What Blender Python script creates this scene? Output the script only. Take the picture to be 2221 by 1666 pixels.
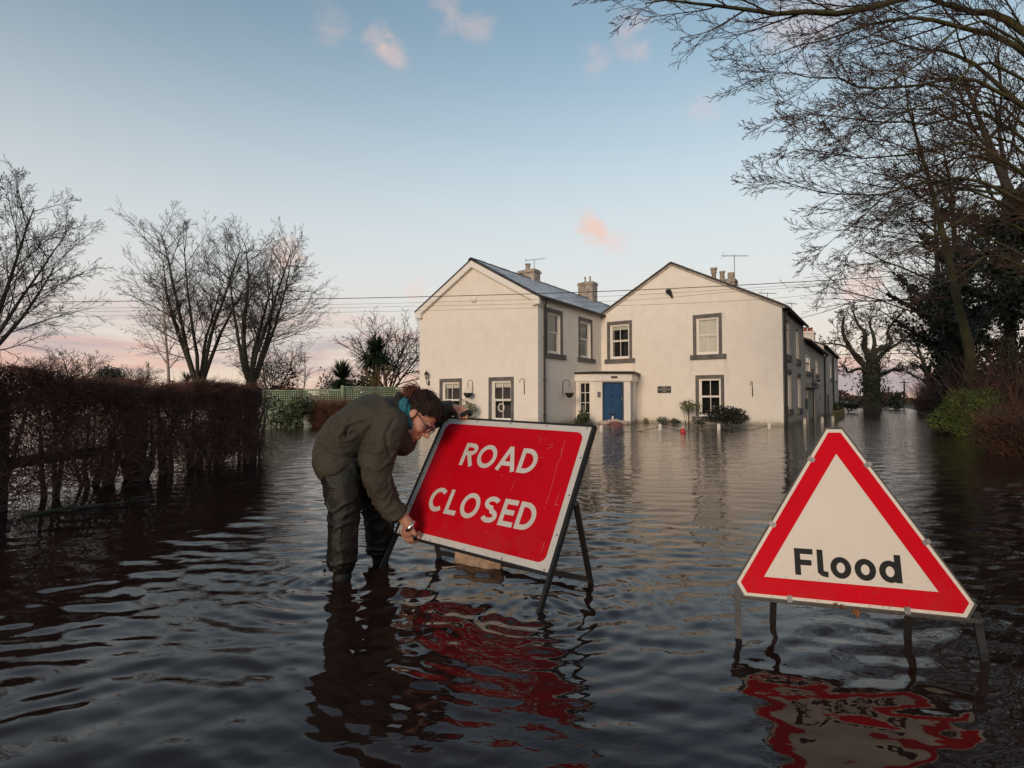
import bpy, bmesh, math, random
import numpy as np
from mathutils import Vector, Matrix, noise as mnoise
from mathutils.bvhtree import BVHTree

PI = math.pi
R = math.radians
for o in list(bpy.data.objects):
    bpy.data.objects.remove(o)
sc = bpy.context.scene
COL = sc.collection

# ------------------------------------------------------------------ camera
CAM_H = 0.93                       # metres above the flood water (z = 0)
PITCH = math.atan(37 / 1175)
cam = bpy.data.cameras.new('camera')
cam.sensor_width = 36.0
cam.lens = 36.0 * 1175 / 2221
cam.clip_start = 0.05
cam.clip_end = 6000
cam_ob = bpy.data.objects.new('camera', cam)
COL.objects.link(cam_ob)
cam_ob.location = (0, 0, CAM_H)
cam_ob.rotation_euler = (PI / 2 + PITCH, 0, 0)
sc.camera = cam_ob
sc.render.resolution_x, sc.render.resolution_y = 1024, 768

# ------------------------------------------------------------------ exposure
sc.view_settings.view_transform = 'Standard'
sc.view_settings.look = 'None'
sc.view_settings.gamma = 1.0
sc.view_settings.use_curve_mapping = False
sc.view_settings.exposure = 1.66
sc.render.engine = 'CYCLES'
sc.cycles.use_denoising = True
sc.cycles.max_bounces = 8
sc.cycles.transparent_max_bounces = 12

# ------------------------------------------------------------------ sun direction (low, to the left and behind)
SUN_AZ = math.atan2(-0.42, -0.907)          # measured from +Y towards +X
SUN_EL = R(2.6)

# ------------------------------------------------------------------ survey helpers: photo pixel -> place
def ray(px, py):
    a = (px - 1110.5) / 1175.0
    b = (833.0 - py) / 1175.0
    c, s = math.cos(PITCH), math.sin(PITCH)
    return Vector((a, c - b * s, s + b * c))

def ground(px, py, z=0.0):
    r = ray(px, py)
    return Vector((0, 0, CAM_H)) + r * ((z - CAM_H) / r.z)

def at(px, py, y):
    r = ray(px, py)
    return Vector((0, 0, CAM_H)) + r * (y / r.y)

# ------------------------------------------------------------------ sky
world = bpy.data.worlds.new('World')
sc.world = world
world.use_nodes = True
wn = world.node_tree
for n in list(wn.nodes):
    wn.nodes.remove(n)

class NT:
    """small helper to write node graphs as expressions"""
    def __init__(s, tree):
        s.t = tree
    def n(s, kind, **kw):
        nd = s.t.nodes.new(kind)
        for k, v in kw.items():
            setattr(nd, k, v)
        return nd
    def put(s, sock, val):
        if hasattr(val, 'is_output') or isinstance(val, bpy.types.NodeSocket):
            s.t.links.new(val, sock)
        elif val is not None:
            if isinstance(val, (tuple, list)) and len(val) == 3 and sock.type == 'RGBA':
                val = (*val, 1.0)
            sock.default_value = val
    def math(s, op, a, b=None, c=None, clamp=False):
        nd = s.n('ShaderNodeMath', operation=op)
        nd.use_clamp = clamp
        s.put(nd.inputs[0], a)
        if b is not None: s.put(nd.inputs[1], b)
        if c is not None: s.put(nd.inputs[2], c)
        return nd.outputs[0]
    def vmath(s, op, a, b=None):
        nd = s.n('ShaderNodeVectorMath', operation=op)
        s.put(nd.inputs[0], a)
        if b is not None: s.put(nd.inputs[1], b)
        return nd.outputs['Value'] if op in ('DOT_PRODUCT', 'LENGTH', 'DISTANCE') else nd.outputs[0]
    def mix(s, f, a, b, blend='MIX'):
        nd = s.n('ShaderNodeMix', data_type='RGBA', blend_type=blend)
        s.put(nd.inputs[0], f); s.put(nd.inputs[6], a); s.put(nd.inputs[7], b)
        return nd.outputs[2]
    def noise(s, vec, scale, detail=4, rough=0.55, dist=0.0, dim='3D'):
        nd = s.n('ShaderNodeTexNoise', noise_dimensions=dim)
        if vec is not None: s.put(nd.inputs['Vector'], vec)
        s.put(nd.inputs['Scale'], scale); s.put(nd.inputs['Detail'], detail)
        s.put(nd.inputs['Roughness'], rough); s.put(nd.inputs['Distortion'], dist)
        return nd.outputs['Fac']
    def rng(s, v, a, b, c=0.0, d=1.0, smooth=True):
        nd = s.n('ShaderNodeMapRange')
        nd.interpolation_type = 'SMOOTHSTEP' if smooth else 'LINEAR'
        s.put(nd.inputs[0], v)
        for i, k in enumerate((a, b, c, d)):
            s.put(nd.inputs[1 + i], k)
        return nd.outputs[0]

CLOUD_OFF = (-4.14, -2.63, 3.01)
def build_sky():
    g = NT(wn)
    sky = g.n('ShaderNodeTexSky')
    sky.sky_type = 'NISHITA'
    sky.sun_disc = False
    sky.sun_elevation = SUN_EL
    sky.sun_rotation = SUN_AZ
    sky.air_density = 1.0
    sky.dust_density = 1.0
    sky.ozone_density = 1.3
    d = g.n('ShaderNodeTexCoord').outputs['Generated']
    sep = g.n('ShaderNodeSeparateXYZ')
    g.put(sep.inputs[0], d)
    x, y, z = sep.outputs
    base = sky.outputs[0]
    # pale dusk haze that thickens towards the horizon, then a warm glow lying along it, all the way round
    zc = g.math('MAXIMUM', z, 0.0)
    base = g.mix(g.rng(zc, 0.62, 0.13, 0.0, 0.88), base, (1.56, 1.62, 1.68))
    hz = g.math('POWER', 2.718, g.math('MULTIPLY', zc, -9.5))
    base = g.mix(g.math('MULTIPLY', hz, 0.9), base, (1.90, 1.33, 0.92))
    # stratus bars low over the horizon
    st = g.n('ShaderNodeCombineXYZ')
    g.put(st.inputs[0], x); g.put(st.inputs[1], y); g.put(st.inputs[2], g.math('MULTIPLY', z, 7.0))
    stv = g.vmath('ADD', st.outputs[0], CLOUD_OFF)
    n1 = g.noise(stv, 2.3, 7, 0.58, 0.4)
    band = g.math('MULTIPLY', g.rng(z, 0.0, 0.02, 0.55, 1.0), g.rng(z, 0.05, 0.20, 1.0, 0.0))
    m1 = g.math('MULTIPLY', g.rng(n1, 0.43, 0.60), band)
    n2 = g.noise(stv, 3.1, 5, 0.6, 0.2)
    slate = g.mix(g.rng(n2, 0.4, 0.62), (1.72, 0.86, 0.70), (0.60, 0.56, 0.74))
    base = g.mix(g.math('MULTIPLY', m1, 0.66), base, slate)
    # a few small pink fair-weather puffs higher up
    nv = g.n('ShaderNodeCombineXYZ')
    g.put(nv.inputs[0], x); g.put(nv.inputs[1], y); g.put(nv.inputs[2], g.math('MULTIPLY', z, 1.6))
    n3 = g.noise(nv.outputs[0], 17.0, 7, 0.62, 0.5)
    for px, py, rad, amt in ((1285, 492, .060, .95), (1335, 522, .05, .45), (815, 85, .045, .36), (850, 118, .045, .40), (975, 30, .055, .30), (1030, 52, .05, .28),
                             (1372, 80, .055, .4), (1290, 132, .045, .3), (620, 555, .07, .5), (1740, 60, .11, .35), (1530, 232, .05, .2),
                             (905, 632, .04, .4), (1860, 615, .06, .7), (720, 40, .06, .25), (640, 590, .06, .35)):
        v = ray(px, py).normalized()
        dd = g.vmath('DISTANCE', d, tuple(v))
        blob = g.rng(dd, rad, 0.0)
        cov = g.rng(g.math('ADD', g.math('MULTIPLY', n3, 1.3), g.math('MULTIPLY', blob, 0.42)), 0.72, 1.22)
        cov = g.math('MULTIPLY', cov, g.math('MULTIPLY', g.rng(dd, rad, rad * 0.35), amt))
        base = g.mix(cov, base, (1.85, 1.30, 1.12))
    bg = g.n('ShaderNodeBackground')
    g.put(bg.inputs[0], base)
    bg.inputs[1].default_value = 0.15
    out = g.n('ShaderNodeOutputWorld')
    wn.links.new(bg.outputs[0], out.inputs[0])
build_sky()

sun = bpy.data.lights.new('sun', 'SUN')
sun.energy = 0.62
sun.angle = R(20)
sun.color = (1.0, 0.76, 0.55)
sun_ob = bpy.data.objects.new('sun', sun)
COL.objects.link(sun_ob)
_sd = Vector((math.sin(SUN_AZ) * math.cos(R(13)), math.cos(SUN_AZ) * math.cos(R(13)), math.sin(R(13))))
sun_ob.rotation_euler = _sd.to_track_quat('Z', 'Y').to_euler()

# ------------------------------------------------------------------ materials
MATS = {}
def pm(name, col, rough=0.75, var=0.18, scale=6.0, bump=0.0, bscale=60.0, col2=None, metal=0.0, spec=0.4,
       stretch=(1, 1, 1), detail=5, lo=0.35, hi=0.68, trans=0.0, extra=None, coord='Object'):
    if name in MATS:
        return MATS[name]
    m = bpy.data.materials.new(name)
    m.use_nodes = True
    t = m.node_tree
    g = NT(t)
    b = t.nodes['Principled BSDF']
    vec = g.n('ShaderNodeTexCoord').outputs[coord]
    mp = g.n('ShaderNodeMapping')
    g.put(mp.inputs[0], vec)
    mp.inputs[3].default_value = stretch
    vec = mp.outputs[0]
    c2 = col2 or tuple(max(0, c * (1 - 2 * var)) for c in col)
    c1 = col if col2 else tuple(min(1, c * (1 + var)) for c in col)
    f = g.rng(g.noise(vec, scale, detail, 0.6), lo, hi)
    c = g.mix(f, c1, c2)
    if extra:
        c = extra(g, vec, c)
    g.put(b.inputs['Base Color'], c)
    b.inputs['Roughness'].default_value = rough
    b.inputs['Metallic'].default_value = metal
    b.inputs['Specular IOR Level'].default_value = spec
    if bump:
        bn = g.n('ShaderNodeBump')
        bn.inputs['Strength'].default_value = bump
        bn.inputs['Distance'].default_value = 0.02
        g.put(bn.inputs['Height'], g.noise(vec, bscale, 4, 0.6))
        g.put(b.inputs['Normal'], bn.outputs[0])
    MATS[name] = m
    return m

# ------------------------------------------------------------------ mesh helpers
def link(o, parent=None):
    COL.objects.link(o)
    if parent is not None:
        o.parent = parent
    return o

def mesh_np(name, V, polys, mat=None, parent=None, smooth=False, me_only=False):
    """V (n,3); polys: list of int arrays (m,k)"""
    me = bpy.data.meshes.new(name)
    V = np.asarray(V, np.float32)
    me.vertices.add(len(V))
    me.vertices.foreach_set('co', V.ravel())
    polys = [np.asarray(p, np.int32) for p in polys if len(p)]
    idx = np.concatenate([p.ravel() for p in polys])
    tot = np.concatenate([np.full(len(p), p.shape[1], np.int32) for p in polys])
    st = np.concatenate([[0], np.cumsum(tot)[:-1]]).astype(np.int32)
    me.loops.add(len(idx))
    me.loops.foreach_set('vertex_index', idx)
    me.polygons.add(len(tot))
    me.polygons.foreach_set('loop_start', st)
    me.polygons.foreach_set('loop_total', tot)
    me.polygons.foreach_set('use_smooth', np.full(len(tot), smooth, bool))
    me.update(calc_edges=True)
    me.validate()
    if mat:
        me.materials.append(mat)
    if me_only:
        return me
    return link(bpy.data.objects.new(name, me), parent)

class MB:
    def __init__(s):
        s.v, s.f, s.k = [], [], 0
    def add(s, verts, faces):
        verts = [tuple(q) for q in verts]
        s.v.extend(verts)
        s.f.extend([tuple(i + s.k for i in f) for f in faces])
        s.k += len(verts)
        return s
    def box(s, lo, hi, M=None):
        x0, y0, z0 = lo; x1, y1, z1 = hi
        vs = [Vector(q) for q in ((x0, y0, z0), (x1, y0, z0), (x1, y1, z0), (x0, y1, z0), (x0, y0, z1), (x1, y0, z1), (x1, y1, z1), (x0, y1, z1))]
        if M is not None:
            vs = [M @ q for q in vs]
        return s.add(vs, [(0, 3, 2, 1), (4, 5, 6, 7), (0, 1, 5, 4), (1, 2, 6, 5), (2, 3, 7, 6), (3, 0, 4, 7)])
    def bbox(s, lo, hi, b=0.004, M=None):
        """box with chamfered edges"""
        bm = bmesh.new()
        bmesh.ops.create_cube(bm, size=1)
        for q in bm.verts:
            q.co = Vector((lo[i] + (hi[i] - lo[i]) * (q.co[i] + .5) for i in range(3)))
        bmesh.ops.bevel(bm, geom=bm.edges[:], offset=b, segments=1, affect='EDGES')
        bm.verts.index_update()
        vs = [(M @ q.co if M is not None else q.co.copy()) for q in bm.verts]
        s.add(vs, [tuple(v.index for v in f.verts) for f in bm.faces])
        bm.free()
        return s
    def prism(s, poly, d0, d1, fn):
        """poly of 2D points (ccw), extruded between d0 and d1, fn(a,b,d)->3D"""
        n = len(poly)
        vs = [fn(a, b, d0) for a, b in poly] + [fn(a, b, d1) for a, b in poly]
        fs = [tuple(range(n - 1, -1, -1)), tuple(range(n, 2 * n))]
        fs += [(i, (i + 1) % n, n + (i + 1) % n, n + i) for i in range(n)]
        return s.add(vs, fs)
    def tube(s, pts, rad, n=8, cap=True):
        pts = [Vector(p) for p in pts]
        rad = [rad] * len(pts) if not hasattr(rad, '__len__') else rad
        vs, fs = [], []
        prev = None
        for i, p in enumerate(pts):
            t = (pts[min(i + 1, len(pts) - 1)] - pts[max(i - 1, 0)])
            if t.length < 1e-9: t = Vector((0, 0, 1))
            t.normalize()
            if prev is None:
                a = t.orthogonal().normalized()
            else:
                a = (prev - t * prev.dot(t))
                a = a.normalized() if a.length > 1e-6 else t.orthogonal().normalized()
            prev = a
            b = t.cross(a)
            for k in range(n):
                q = 2 * PI * k / n
                vs.append(p + (a * math.cos(q) + b * math.sin(q)) * rad[i])
        for i in range(len(pts) - 1):
            for k in range(n):
                k2 = (k + 1) % n
                fs.append((i * n + k, i * n + k2, (i + 1) * n + k2, (i + 1) * n + k))
        if cap:
            fs.append(tuple(range(n - 1, -1, -1)))
            fs.append(tuple((len(pts) - 1) * n + k for k in range(n)))
        return s.add(vs, fs)
    def lathe(s, prof, c=(0, 0, 0), n=16, M=None):
        vs, fs = [], []
        for r, z in prof:
            for k in range(n):
                q = 2 * PI * k / n
                p = Vector((c[0] + r * math.cos(q), c[1] + r * math.sin(q), c[2] + z))
                vs.append(M @ p if M is not None else p)
        for i in range(len(prof) - 1):
            for k in range(n):
                k2 = (k + 1) % n
                fs.append((i * n + k, i * n + k2, (i + 1) * n + k2, (i + 1) * n + k))
        fs.append(tuple(range(n - 1, -1, -1)))
        fs.append(tuple((len(prof) - 1) * n + k for k in range(n)))
        return s.add(vs, fs)
    def sphere(s, c, r, n=12, m=8, M=None):
        r = (r, r, r) if not hasattr(r, '__len__') else r
        vs, fs = [], []
        for i in range(m + 1):
            th = PI * i / m
            for k in range(n):
                q = 2 * PI * k / n
                p = Vector((r[0] * math.sin(th) * math.cos(q), r[1] * math.sin(th) * math.sin(q), r[2] * math.cos(th)))
                if M is not None: p = M @ p
                vs.append(p + Vector(c))
        for i in range(m):
            for k in range(n):
                k2 = (k + 1) % n
                fs.append((i * n + k, (i + 1) * n + k, (i + 1) * n + k2, i * n + k2))
        return s.add(vs, fs)
    def build(s, name, mat, parent=None, smooth=False, weld=False):
        me = bpy.data.meshes.new(name)
        me.from_pydata([tuple(v) for v in s.v], [], s.f)
        if weld:
            bm = bmesh.new(); bm.from_mesh(me)
            bmesh.ops.remove_doubles(bm, verts=bm.verts, dist=1e-5)
            bmesh.ops.dissolve_degenerate(bm, edges=bm.edges, dist=1e-6)
            bm.to_mesh(me); bm.free()
        me.materials.append(mat)
        if smooth is True:
            for p in me.polygons: p.use_smooth = True
        elif smooth:
            for p in me.polygons: p.use_smooth = True
            me.set_sharp_from_angle(angle=R(smooth))
        return link(bpy.data.objects.new(name, me), parent)

def tag(o, label=None, cat=None, group=None, kind=None):
    if label: o['label'] = label
    if cat: o['category'] = cat
    if group: o['group'] = group
    if kind: o['kind'] = kind
    return o

def thing(name, label, cat, loc=(0, 0, 0), rz=0.0, group=None):
    o = bpy.data.objects.new(name, None)
    o.empty_display_size = 0.2
    link(o)
    o.location = loc
    o.rotation_euler = (0, 0, rz)
    return tag(o, label, cat, group)

def copy_tree(o, parent=None):
    c = o.copy()
    COL.objects.link(c)
    c.parent = parent
    for ch in list(o.children):
        copy_tree(ch, c)
    return c

# fast tubes: many polylines at once
def tubes_np(chains, sides):
    """chains: list of (pts(k,3), rad(k)); returns V, quads"""
    Vs, Fs, off = [], [], 0
    by = {}
    for p, r in chains:
        by.setdefault(len(p), []).append((p, r))
    for k, lst in by.items():
        P = np.array([p for p, r in lst], np.float32)            # (m,k,3)
        Rr = np.array([r for p, r in lst], np.float32)           # (m,k)
        m = len(P)
        T = np.empty_like(P)
        T[:, 1:-1] = P[:, 2:] - P[:, :-2]
        T[:, 0] = P[:, 1] - P[:, 0]
        T[:, -1] = P[:, -1] - P[:, -2]
        T /= np.linalg.norm(T, axis=2, keepdims=True) + 1e-9
        mean = P[:, -1] - P[:, 0]
        mean /= np.linalg.norm(mean, axis=1, keepdims=True) + 1e-9
        ref = np.where(np.abs(mean[:, 2:3]) < 0.8, np.array([[0, 0, 1.0]]), np.array([[1.0, 0, 0]]))
        ref = np.repeat(ref[:, None, :], k, 1)
        A = np.cross(T, ref); A /= np.linalg.norm(A, axis=2, keepdims=True) + 1e-9
        B = np.cross(T, A)
        q = np.arange(sides) * 2 * PI / sides
        ring = A[:, :, None, :] * np.cos(q)[None, None, :, None] + B[:, :, None, :] * np.sin(q)[None, None, :, None]
        V = P[:, :, None, :] + ring * Rr[:, :, None, None]
        Vs.append(V.reshape(-1, 3))
        base = (np.arange(m) * k * sides)[:, None, None] + (np.arange(k - 1) * sides)[None, :, None]
        s0 = np.arange(sides)[None, None, :]
        s1 = (np.arange(sides) + 1) % sides
        s1 = s1[None, None, :]
        F = np.stack([base + s0, base + s1, base + sides + s1, base + sides + s0], -1).reshape(-1, 4) + off
        Fs.append(F)
        off += m * k * sides
    return np.concatenate(Vs), np.concatenate(Fs)

def tubes_obj(name, chains, sides, mat, parent=None, smooth=False):
    V, F = tubes_np(chains, sides)
    return mesh_np(name, V, [F], mat, parent, smooth)

def leaves_np(C, N, size, rng, aspect=0.55, fold=0.25):
    """one small two-triangle folded leaf per centre; C,N (n,3), size (n,)"""
    n = len(C)
    rnd = rng.normal(size=(n, 3))
    A = np.cross(N, rnd); A /= np.linalg.norm(A, axis=1, keepdims=True) + 1e-9
    B = np.cross(N, A); B /= np.linalg.norm(B, axis=1, keepdims=True) + 1e-9
    N = N / (np.linalg.norm(N, axis=1, keepdims=True) + 1e-9)
    s = size[:, None]
    V = np.stack([C - A * s * .5, C + B * s * aspect * .5 + N * s * fold * .4, C + A * s * .5, C - B * s * aspect * .5 + N * s * fold * .4], 1).reshape(-1, 3)
    i = np.arange(n)[:, None] * 4
    F = np.concatenate([i + np.array([[0, 1, 2]]), i + np.array([[0, 2, 3]])])
    return V, F

# ================================================================== SETTING: ground, water
V2 = Vector((0.56619, 0.82428, 0))       # direction of the lane (away from the camera)
N2 = Vector((0.82428, -0.56619, 0))      # to the right of the lane

def ground_h(x, y):
    n = 0.82428 * x - 0.56619 * y
    m = 0.56619 * x + 0.82428 * y
    f = np.clip((n - 1.2) / 2.4, 0, 1); f = f * f * (3 - 2 * f)
    h = -0.28 + 0.62 * f
    g = np.clip((m - 84) / 26, 0, 1); g = g * g * (3 - 2 * g)
    h = np.maximum(h, -0.28 + 0.62 * g)
    l = np.clip((np.hypot(x, y) - 95) / 40, 0, 1)
    h = np.maximum(h, -0.28 + 0.7 * l * l)
    h = h + 0.05 * np.sin(x * .31 + 1) * np.sin(y * .27) * (h > -0.1)
    return h

def polar(r, th):
    Rr, T = np.meshgrid(r, th, indexing='ij')
    X = Rr * np.sin(T); Y = Rr * np.cos(T)
    nr, nt = Rr.shape
    i = np.arange(nr - 1)[:, None] * nt + np.arange(nt)[None, :]
    j = np.arange(nr - 1)[:, None] * nt + (np.arange(nt)[None, :] + 1) % nt
    F = np.stack([i, j, j + nt, i + nt], -1).reshape(-1, 4)[:, ::-1]
    return X.ravel(), Y.ravel(), F

def grass_extra(g, vec, c):
    return g.mix(g.rng(g.noise(vec, 0.35, 4), 0.42, 0.6), c, (0.030, 0.034, 0.015))

gx, gy, gF = polar(np.geomspace(0.4, 4000, 120), np.linspace(-PI, PI, 181)[:-1])
gz = ground_h(gx, gy)
go = mesh_np('ground', np.stack([gx, gy, gz], 1), [gF],
             pm('earth', (0.045, 0.034, 0.024), 0.95, 0.3, 2.2, 0.6, 25, extra=grass_extra), smooth=True)
tag(go, 'flooded lane verge and grassy bank rising behind the water', kind='structure')

def make_water():
    rng = np.random.default_rng(7)
    a0, a1 = R(-58), R(58)
    th = np.concatenate([np.linspace(a0, a1, 390), np.linspace(a1, a0 + 2 * PI, 46)[1:-1]])
    r = np.concatenate([np.geomspace(0.6, 50, 500), np.geomspace(62, 3800, 26)])
    X, Y, F = polar(r, th)
    D = np.hypot(X, Y)
    sp = np.maximum(D * 0.0085, D * R(0.28))            # local grid spacing
    Z = np.zeros_like(X)
    # gust pattern so that the ripples are not even everywhere
    def lowf(s, seed):
        q = np.random.default_rng(seed)
        v = np.zeros_like(X)
        for k in range(7):
            a = q.uniform(0, 2 * PI); w = s * q.uniform(.6, 1.7)
            v += np.sin((X * math.cos(a) + Y * math.sin(a)) * w + q.uniform(0, 6.3))
        return v / 7 ** .5
    gust = np.clip(0.92 + 0.40 * lowf(1.3, 3), 0.5, 1.8)
    calm = np.clip((D - 1.0) / 2.2, 0.80, 1.0)         # quieter water close by
    wx = X + 0.05 * lowf(3.0, 11); wy = Y + 0.05 * lowf(3.2, 12)
    for k in range(96):
        lam = math.exp(rng.uniform(math.log(0.048), math.log(0.55)))
        a = PI / 2 + rng.normal(0.10, 0.46)
        slope = 0.029 if lam < 0.13 else (0.021 if lam < 0.26 else 0.0085)
        amp = slope * lam / (2 * PI)
        ph = (wx * math.cos(a) + wy * math.sin(a)) * 2 * PI / lam + rng.uniform(0, 6.3)
        lod = np.clip((lam / sp - 2.6) / 2.6, 0, 1)
        g2 = np.clip(0.75 + 0.6 * np.sin(X * rng.uniform(.5, 2.2) + Y * rng.uniform(.5, 2.2) + rng.uniform(0, 6)), 0.25, 1.4)
        Z += amp * lod * (np.sin(ph) + 0.2 * np.sin(2 * ph + .5)) * gust * calm * g2
    # rings where legs stand in the water
    for cx, cy, lam, s, reach in ((-.88, 2.82, .105, .30, .42), (-.72, 3.12, .085, .34, .34), (.108, 2.40, .085, .26, .42), (.40, 2.76, .080, .24, .36),
                                  (-.43, 3.05, .055, .10, .22), (.90, 2.14, .07, .05, .2), (1.66, 1.93, .06, .05, .2), (-.22, 2.55, .09, .10, .30)):
        d = np.hypot(X - cx, Y - cy)
        lod = np.clip((lam / sp - 2.2) / 2.0, 0, 1)
        Z += s * lam / (2 * PI) * lod * np.sin(2 * PI * d / lam + 1.3 * np.sin(3 * np.arctan2(Y - cy, X - cx))) * np.exp(-d / reach) * np.clip(d / .05, 0, 1)
    m = bpy.data.materials.new('flood_water')
    m.use_nodes = True
    g = NT(m.node_tree)
    b = m.node_tree.nodes['Principled BSDF']
    pos = g.n('ShaderNodeNewGeometry').outputs['Position']
    murk = g.mix(g.rng(g.noise(pos, 0.8, 4), .4, .65), (0.021, 0.0100, 0.0078), (0.014, 0.0085, 0.0074))
    g.put(b.inputs['Base Color'], murk)
    b.inputs['Roughness'].default_value = 0.025
    b.inputs['IOR'].default_value = 1.333
    dl = g.vmath('LENGTH', pos)
    far = g.math('MULTIPLY', g.rng(dl, 3.5, 14), g.rng(dl, 20, 50, 1.0, 0.22))
    def sv(sx, sy):
        mp = g.n('ShaderNodeMapping'); g.put(mp.inputs[0], pos)
        mp.inputs[3].default_value = (sx, sy, 1.0); mp.inputs[2].default_value = (0, 0, 0.1)
        return mp.outputs[0]
    h1 = g.math('MULTIPLY', g.noise(sv(0.5, 1.0), 12, 3, .5, .3), g.math('MULTIPLY_ADD', far, 0.75, g.math('MULTIPLY', g.rng(g.noise(pos, 0.9, 3), .36, .62), 0.36)))
    h2 = g.math('MULTIPLY', g.noise(sv(0.6, 1.0), 3.6, 3, .5, .2), g.math('MULTIPLY', far, 2.0))
    h3 = g.math('MULTIPLY', g.noise(sv(0.8, 1.0), 34, 2, .5), g.math('MULTIPLY', g.rng(g.noise(pos, 1.3, 3), .42, .62), 0.07))
    h4 = g.math('MULTIPLY', g.noise(sv(0.12, 1.0), 1.25, 4, .55, .3), g.math('MULTIPLY', g.rng(dl, 9, 40), 5.5))
    h5 = g.math('MULTIPLY', g.noise(sv(0.10, 1.0), 0.32, 4, .6, .3), g.math('MULTIPLY', g.rng(dl, 22, 70), 20.0))
    h3 = g.math('ADD', g.math('ADD', h3, h4), h5)
    bn = g.n('ShaderNodeBump')
    bn.inputs['Strength'].default_value = 1.0
    bn.inputs['Distance'].default_value = 0.0095
    g.put(bn.inputs['Height'], g.math('ADD', g.math('ADD', h1, h2), h3))
    g.put(b.inputs['Normal'], bn.outputs[0])
    o = mesh_np('water', np.stack([X, Y, Z], 1), [F], m, smooth=True)
    tag(o, 'brown flood water with wind ripples covering the road', kind='structure')
make_water()

# ================================================================== HOUSES
def wall_extra(g, vec, c):
    sp = g.n('ShaderNodeSeparateXYZ'); g.put(sp.inputs[0], vec)
    mp = g.n('ShaderNodeMapping'); g.put(mp.inputs[0], vec); mp.inputs[3].default_value = (3.2, 3.2, 0.22)
    streak = g.rng(g.noise(mp.outputs[0], 1.5, 5, .6), .55, .78)
    c = g.mix(g.math('MULTIPLY', streak, .11), c, (0.36, 0.33, 0.29))
    blot = g.rng(g.noise(vec, 0.9, 6, .65), .56, .74)
    c = g.mix(g.math('MULTIPLY', blot, .06), c, (0.42, 0.37, 0.30))
    # rain streaks running down from the sill ends of the main gable
    fine = g.rng(g.noise(mp.outputs[0], 6.0, 3, .6), .38, .62)
    onmain = g.rng(sp.outputs[1], -.5, -.3)
    for xs, zs, am in ((-3.36, 2.6, .24), (-2.02, 2.6, .30), (-7.1, 2.59, .2), (-5.79, 2.59, .26), (-2.1, 4.5, .18), (-5.85, 4.9, .16)):
        mk = g.math('MULTIPLY', g.rng(g.math('ABSOLUTE', g.math('SUBTRACT', sp.outputs[0], xs)), .16, .0), g.math('MULTIPLY', g.rng(sp.outputs[2], zs - 1.3, zs), g.rng(sp.outputs[2], zs + .02, zs - .0)))
        c = g.mix(g.math('MULTIPLY', g.math('MULTIPLY', mk, fine), g.math('MULTIPLY', onmain, am)), c, (0.24, 0.22, 0.19))
    # tide line of damp and algae just above the water
    low = g.rng(g.math('ADD', sp.outputs[2], g.math('MULTIPLY', g.noise(vec, 2.5, 5), 0.5)), .62, .22)
    c = g.mix(g.math('MULTIPLY', low, .40), c, (0.30, 0.27, 0.16))
    wet = g.rng(g.math('ADD', sp.outputs[2], g.math('MULTIPLY', g.noise(vec, 5.0, 4), 0.16)), .26, .12)
    return g.mix(g.math('MULTIPLY', wet, .6), c, (0.17, 0.15, 0.11))

M_WALL = pm('cream_render', (0.765, 0.715, 0.645), 0.9, 0.02, 2.2, 0.22, 55, extra=wall_extra, spec=0.25)
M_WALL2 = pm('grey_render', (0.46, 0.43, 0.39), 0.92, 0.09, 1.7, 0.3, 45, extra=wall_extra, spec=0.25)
M_TRIM = pm('grey_paint', (0.150, 0.140, 0.130), 0.8, 0.2, 3.5, 0.25, 30, col2=(0.085, 0.082, 0.078))
M_WHITE = pm('white_paint', (0.76, 0.73, 0.68), 0.45, 0.03, 9)
M_REVEAL = pm('reveal_paint', (0.72, 0.67, 0.60), 0.8, 0.05, 6)
M_SLATE = pm('frosted_slate', (0.86, 0.90, 0.95), 0.33, 0.22, 1.3, 0.12, 30, col2=(0.62, 0.66, 0.72), spec=.9)
M_DSLATE = pm('dark_slate', (0.055, 0.055, 0.06), 0.7, 0.25, 4, 0.3, 30)
M_BLACK = pm('black_metal', (0.014, 0.014, 0.015), 0.5, 0.2, 12)
M_BLIND = pm('blind_cloth', (0.62, 0.61, 0.55), 0.85, 0.03, 5)
M_CURTAIN = pm('curtain_cloth', (0.34, 0.33, 0.29), 0.9, 0.1, 6)
M_ROOM_SHADE = pm('room_shade_black', (0.010, 0.011, 0.012), 0.9, 0.3, 2)  # near-black: the shade inside the rooms is in the colour
M_DOOR = pm('blue_door_paint', (0.014, 0.062, 0.155), 0.42, 0.10, 4, 0.05, 30)
M_STONE = pm('chimney_render', (0.42, 0.37, 0.32), 0.92, 0.2, 5, 0.5, 30, col2=(0.20, 0.16, 0.135))
M_POT = pm('clay_pot', (0.34, 0.28, 0.23), 0.85, 0.2, 9)
M_REDPOT = pm('terracotta', (0.30, 0.085, 0.05), 0.8, 0.2, 9)
M_ROPE = pm('chain_steel', (0.12, 0.11, 0.10), 0.6, 0.2, 20)
M_PLAQUE = pm('slate_plaque', (0.045, 0.046, 0.048), 0.6, 0.1, 12)
M_COPING = pm('coping_stone', (0.40, 0.36, 0.31), 0.9, 0.18, 6, 0.3, 40)

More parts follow.
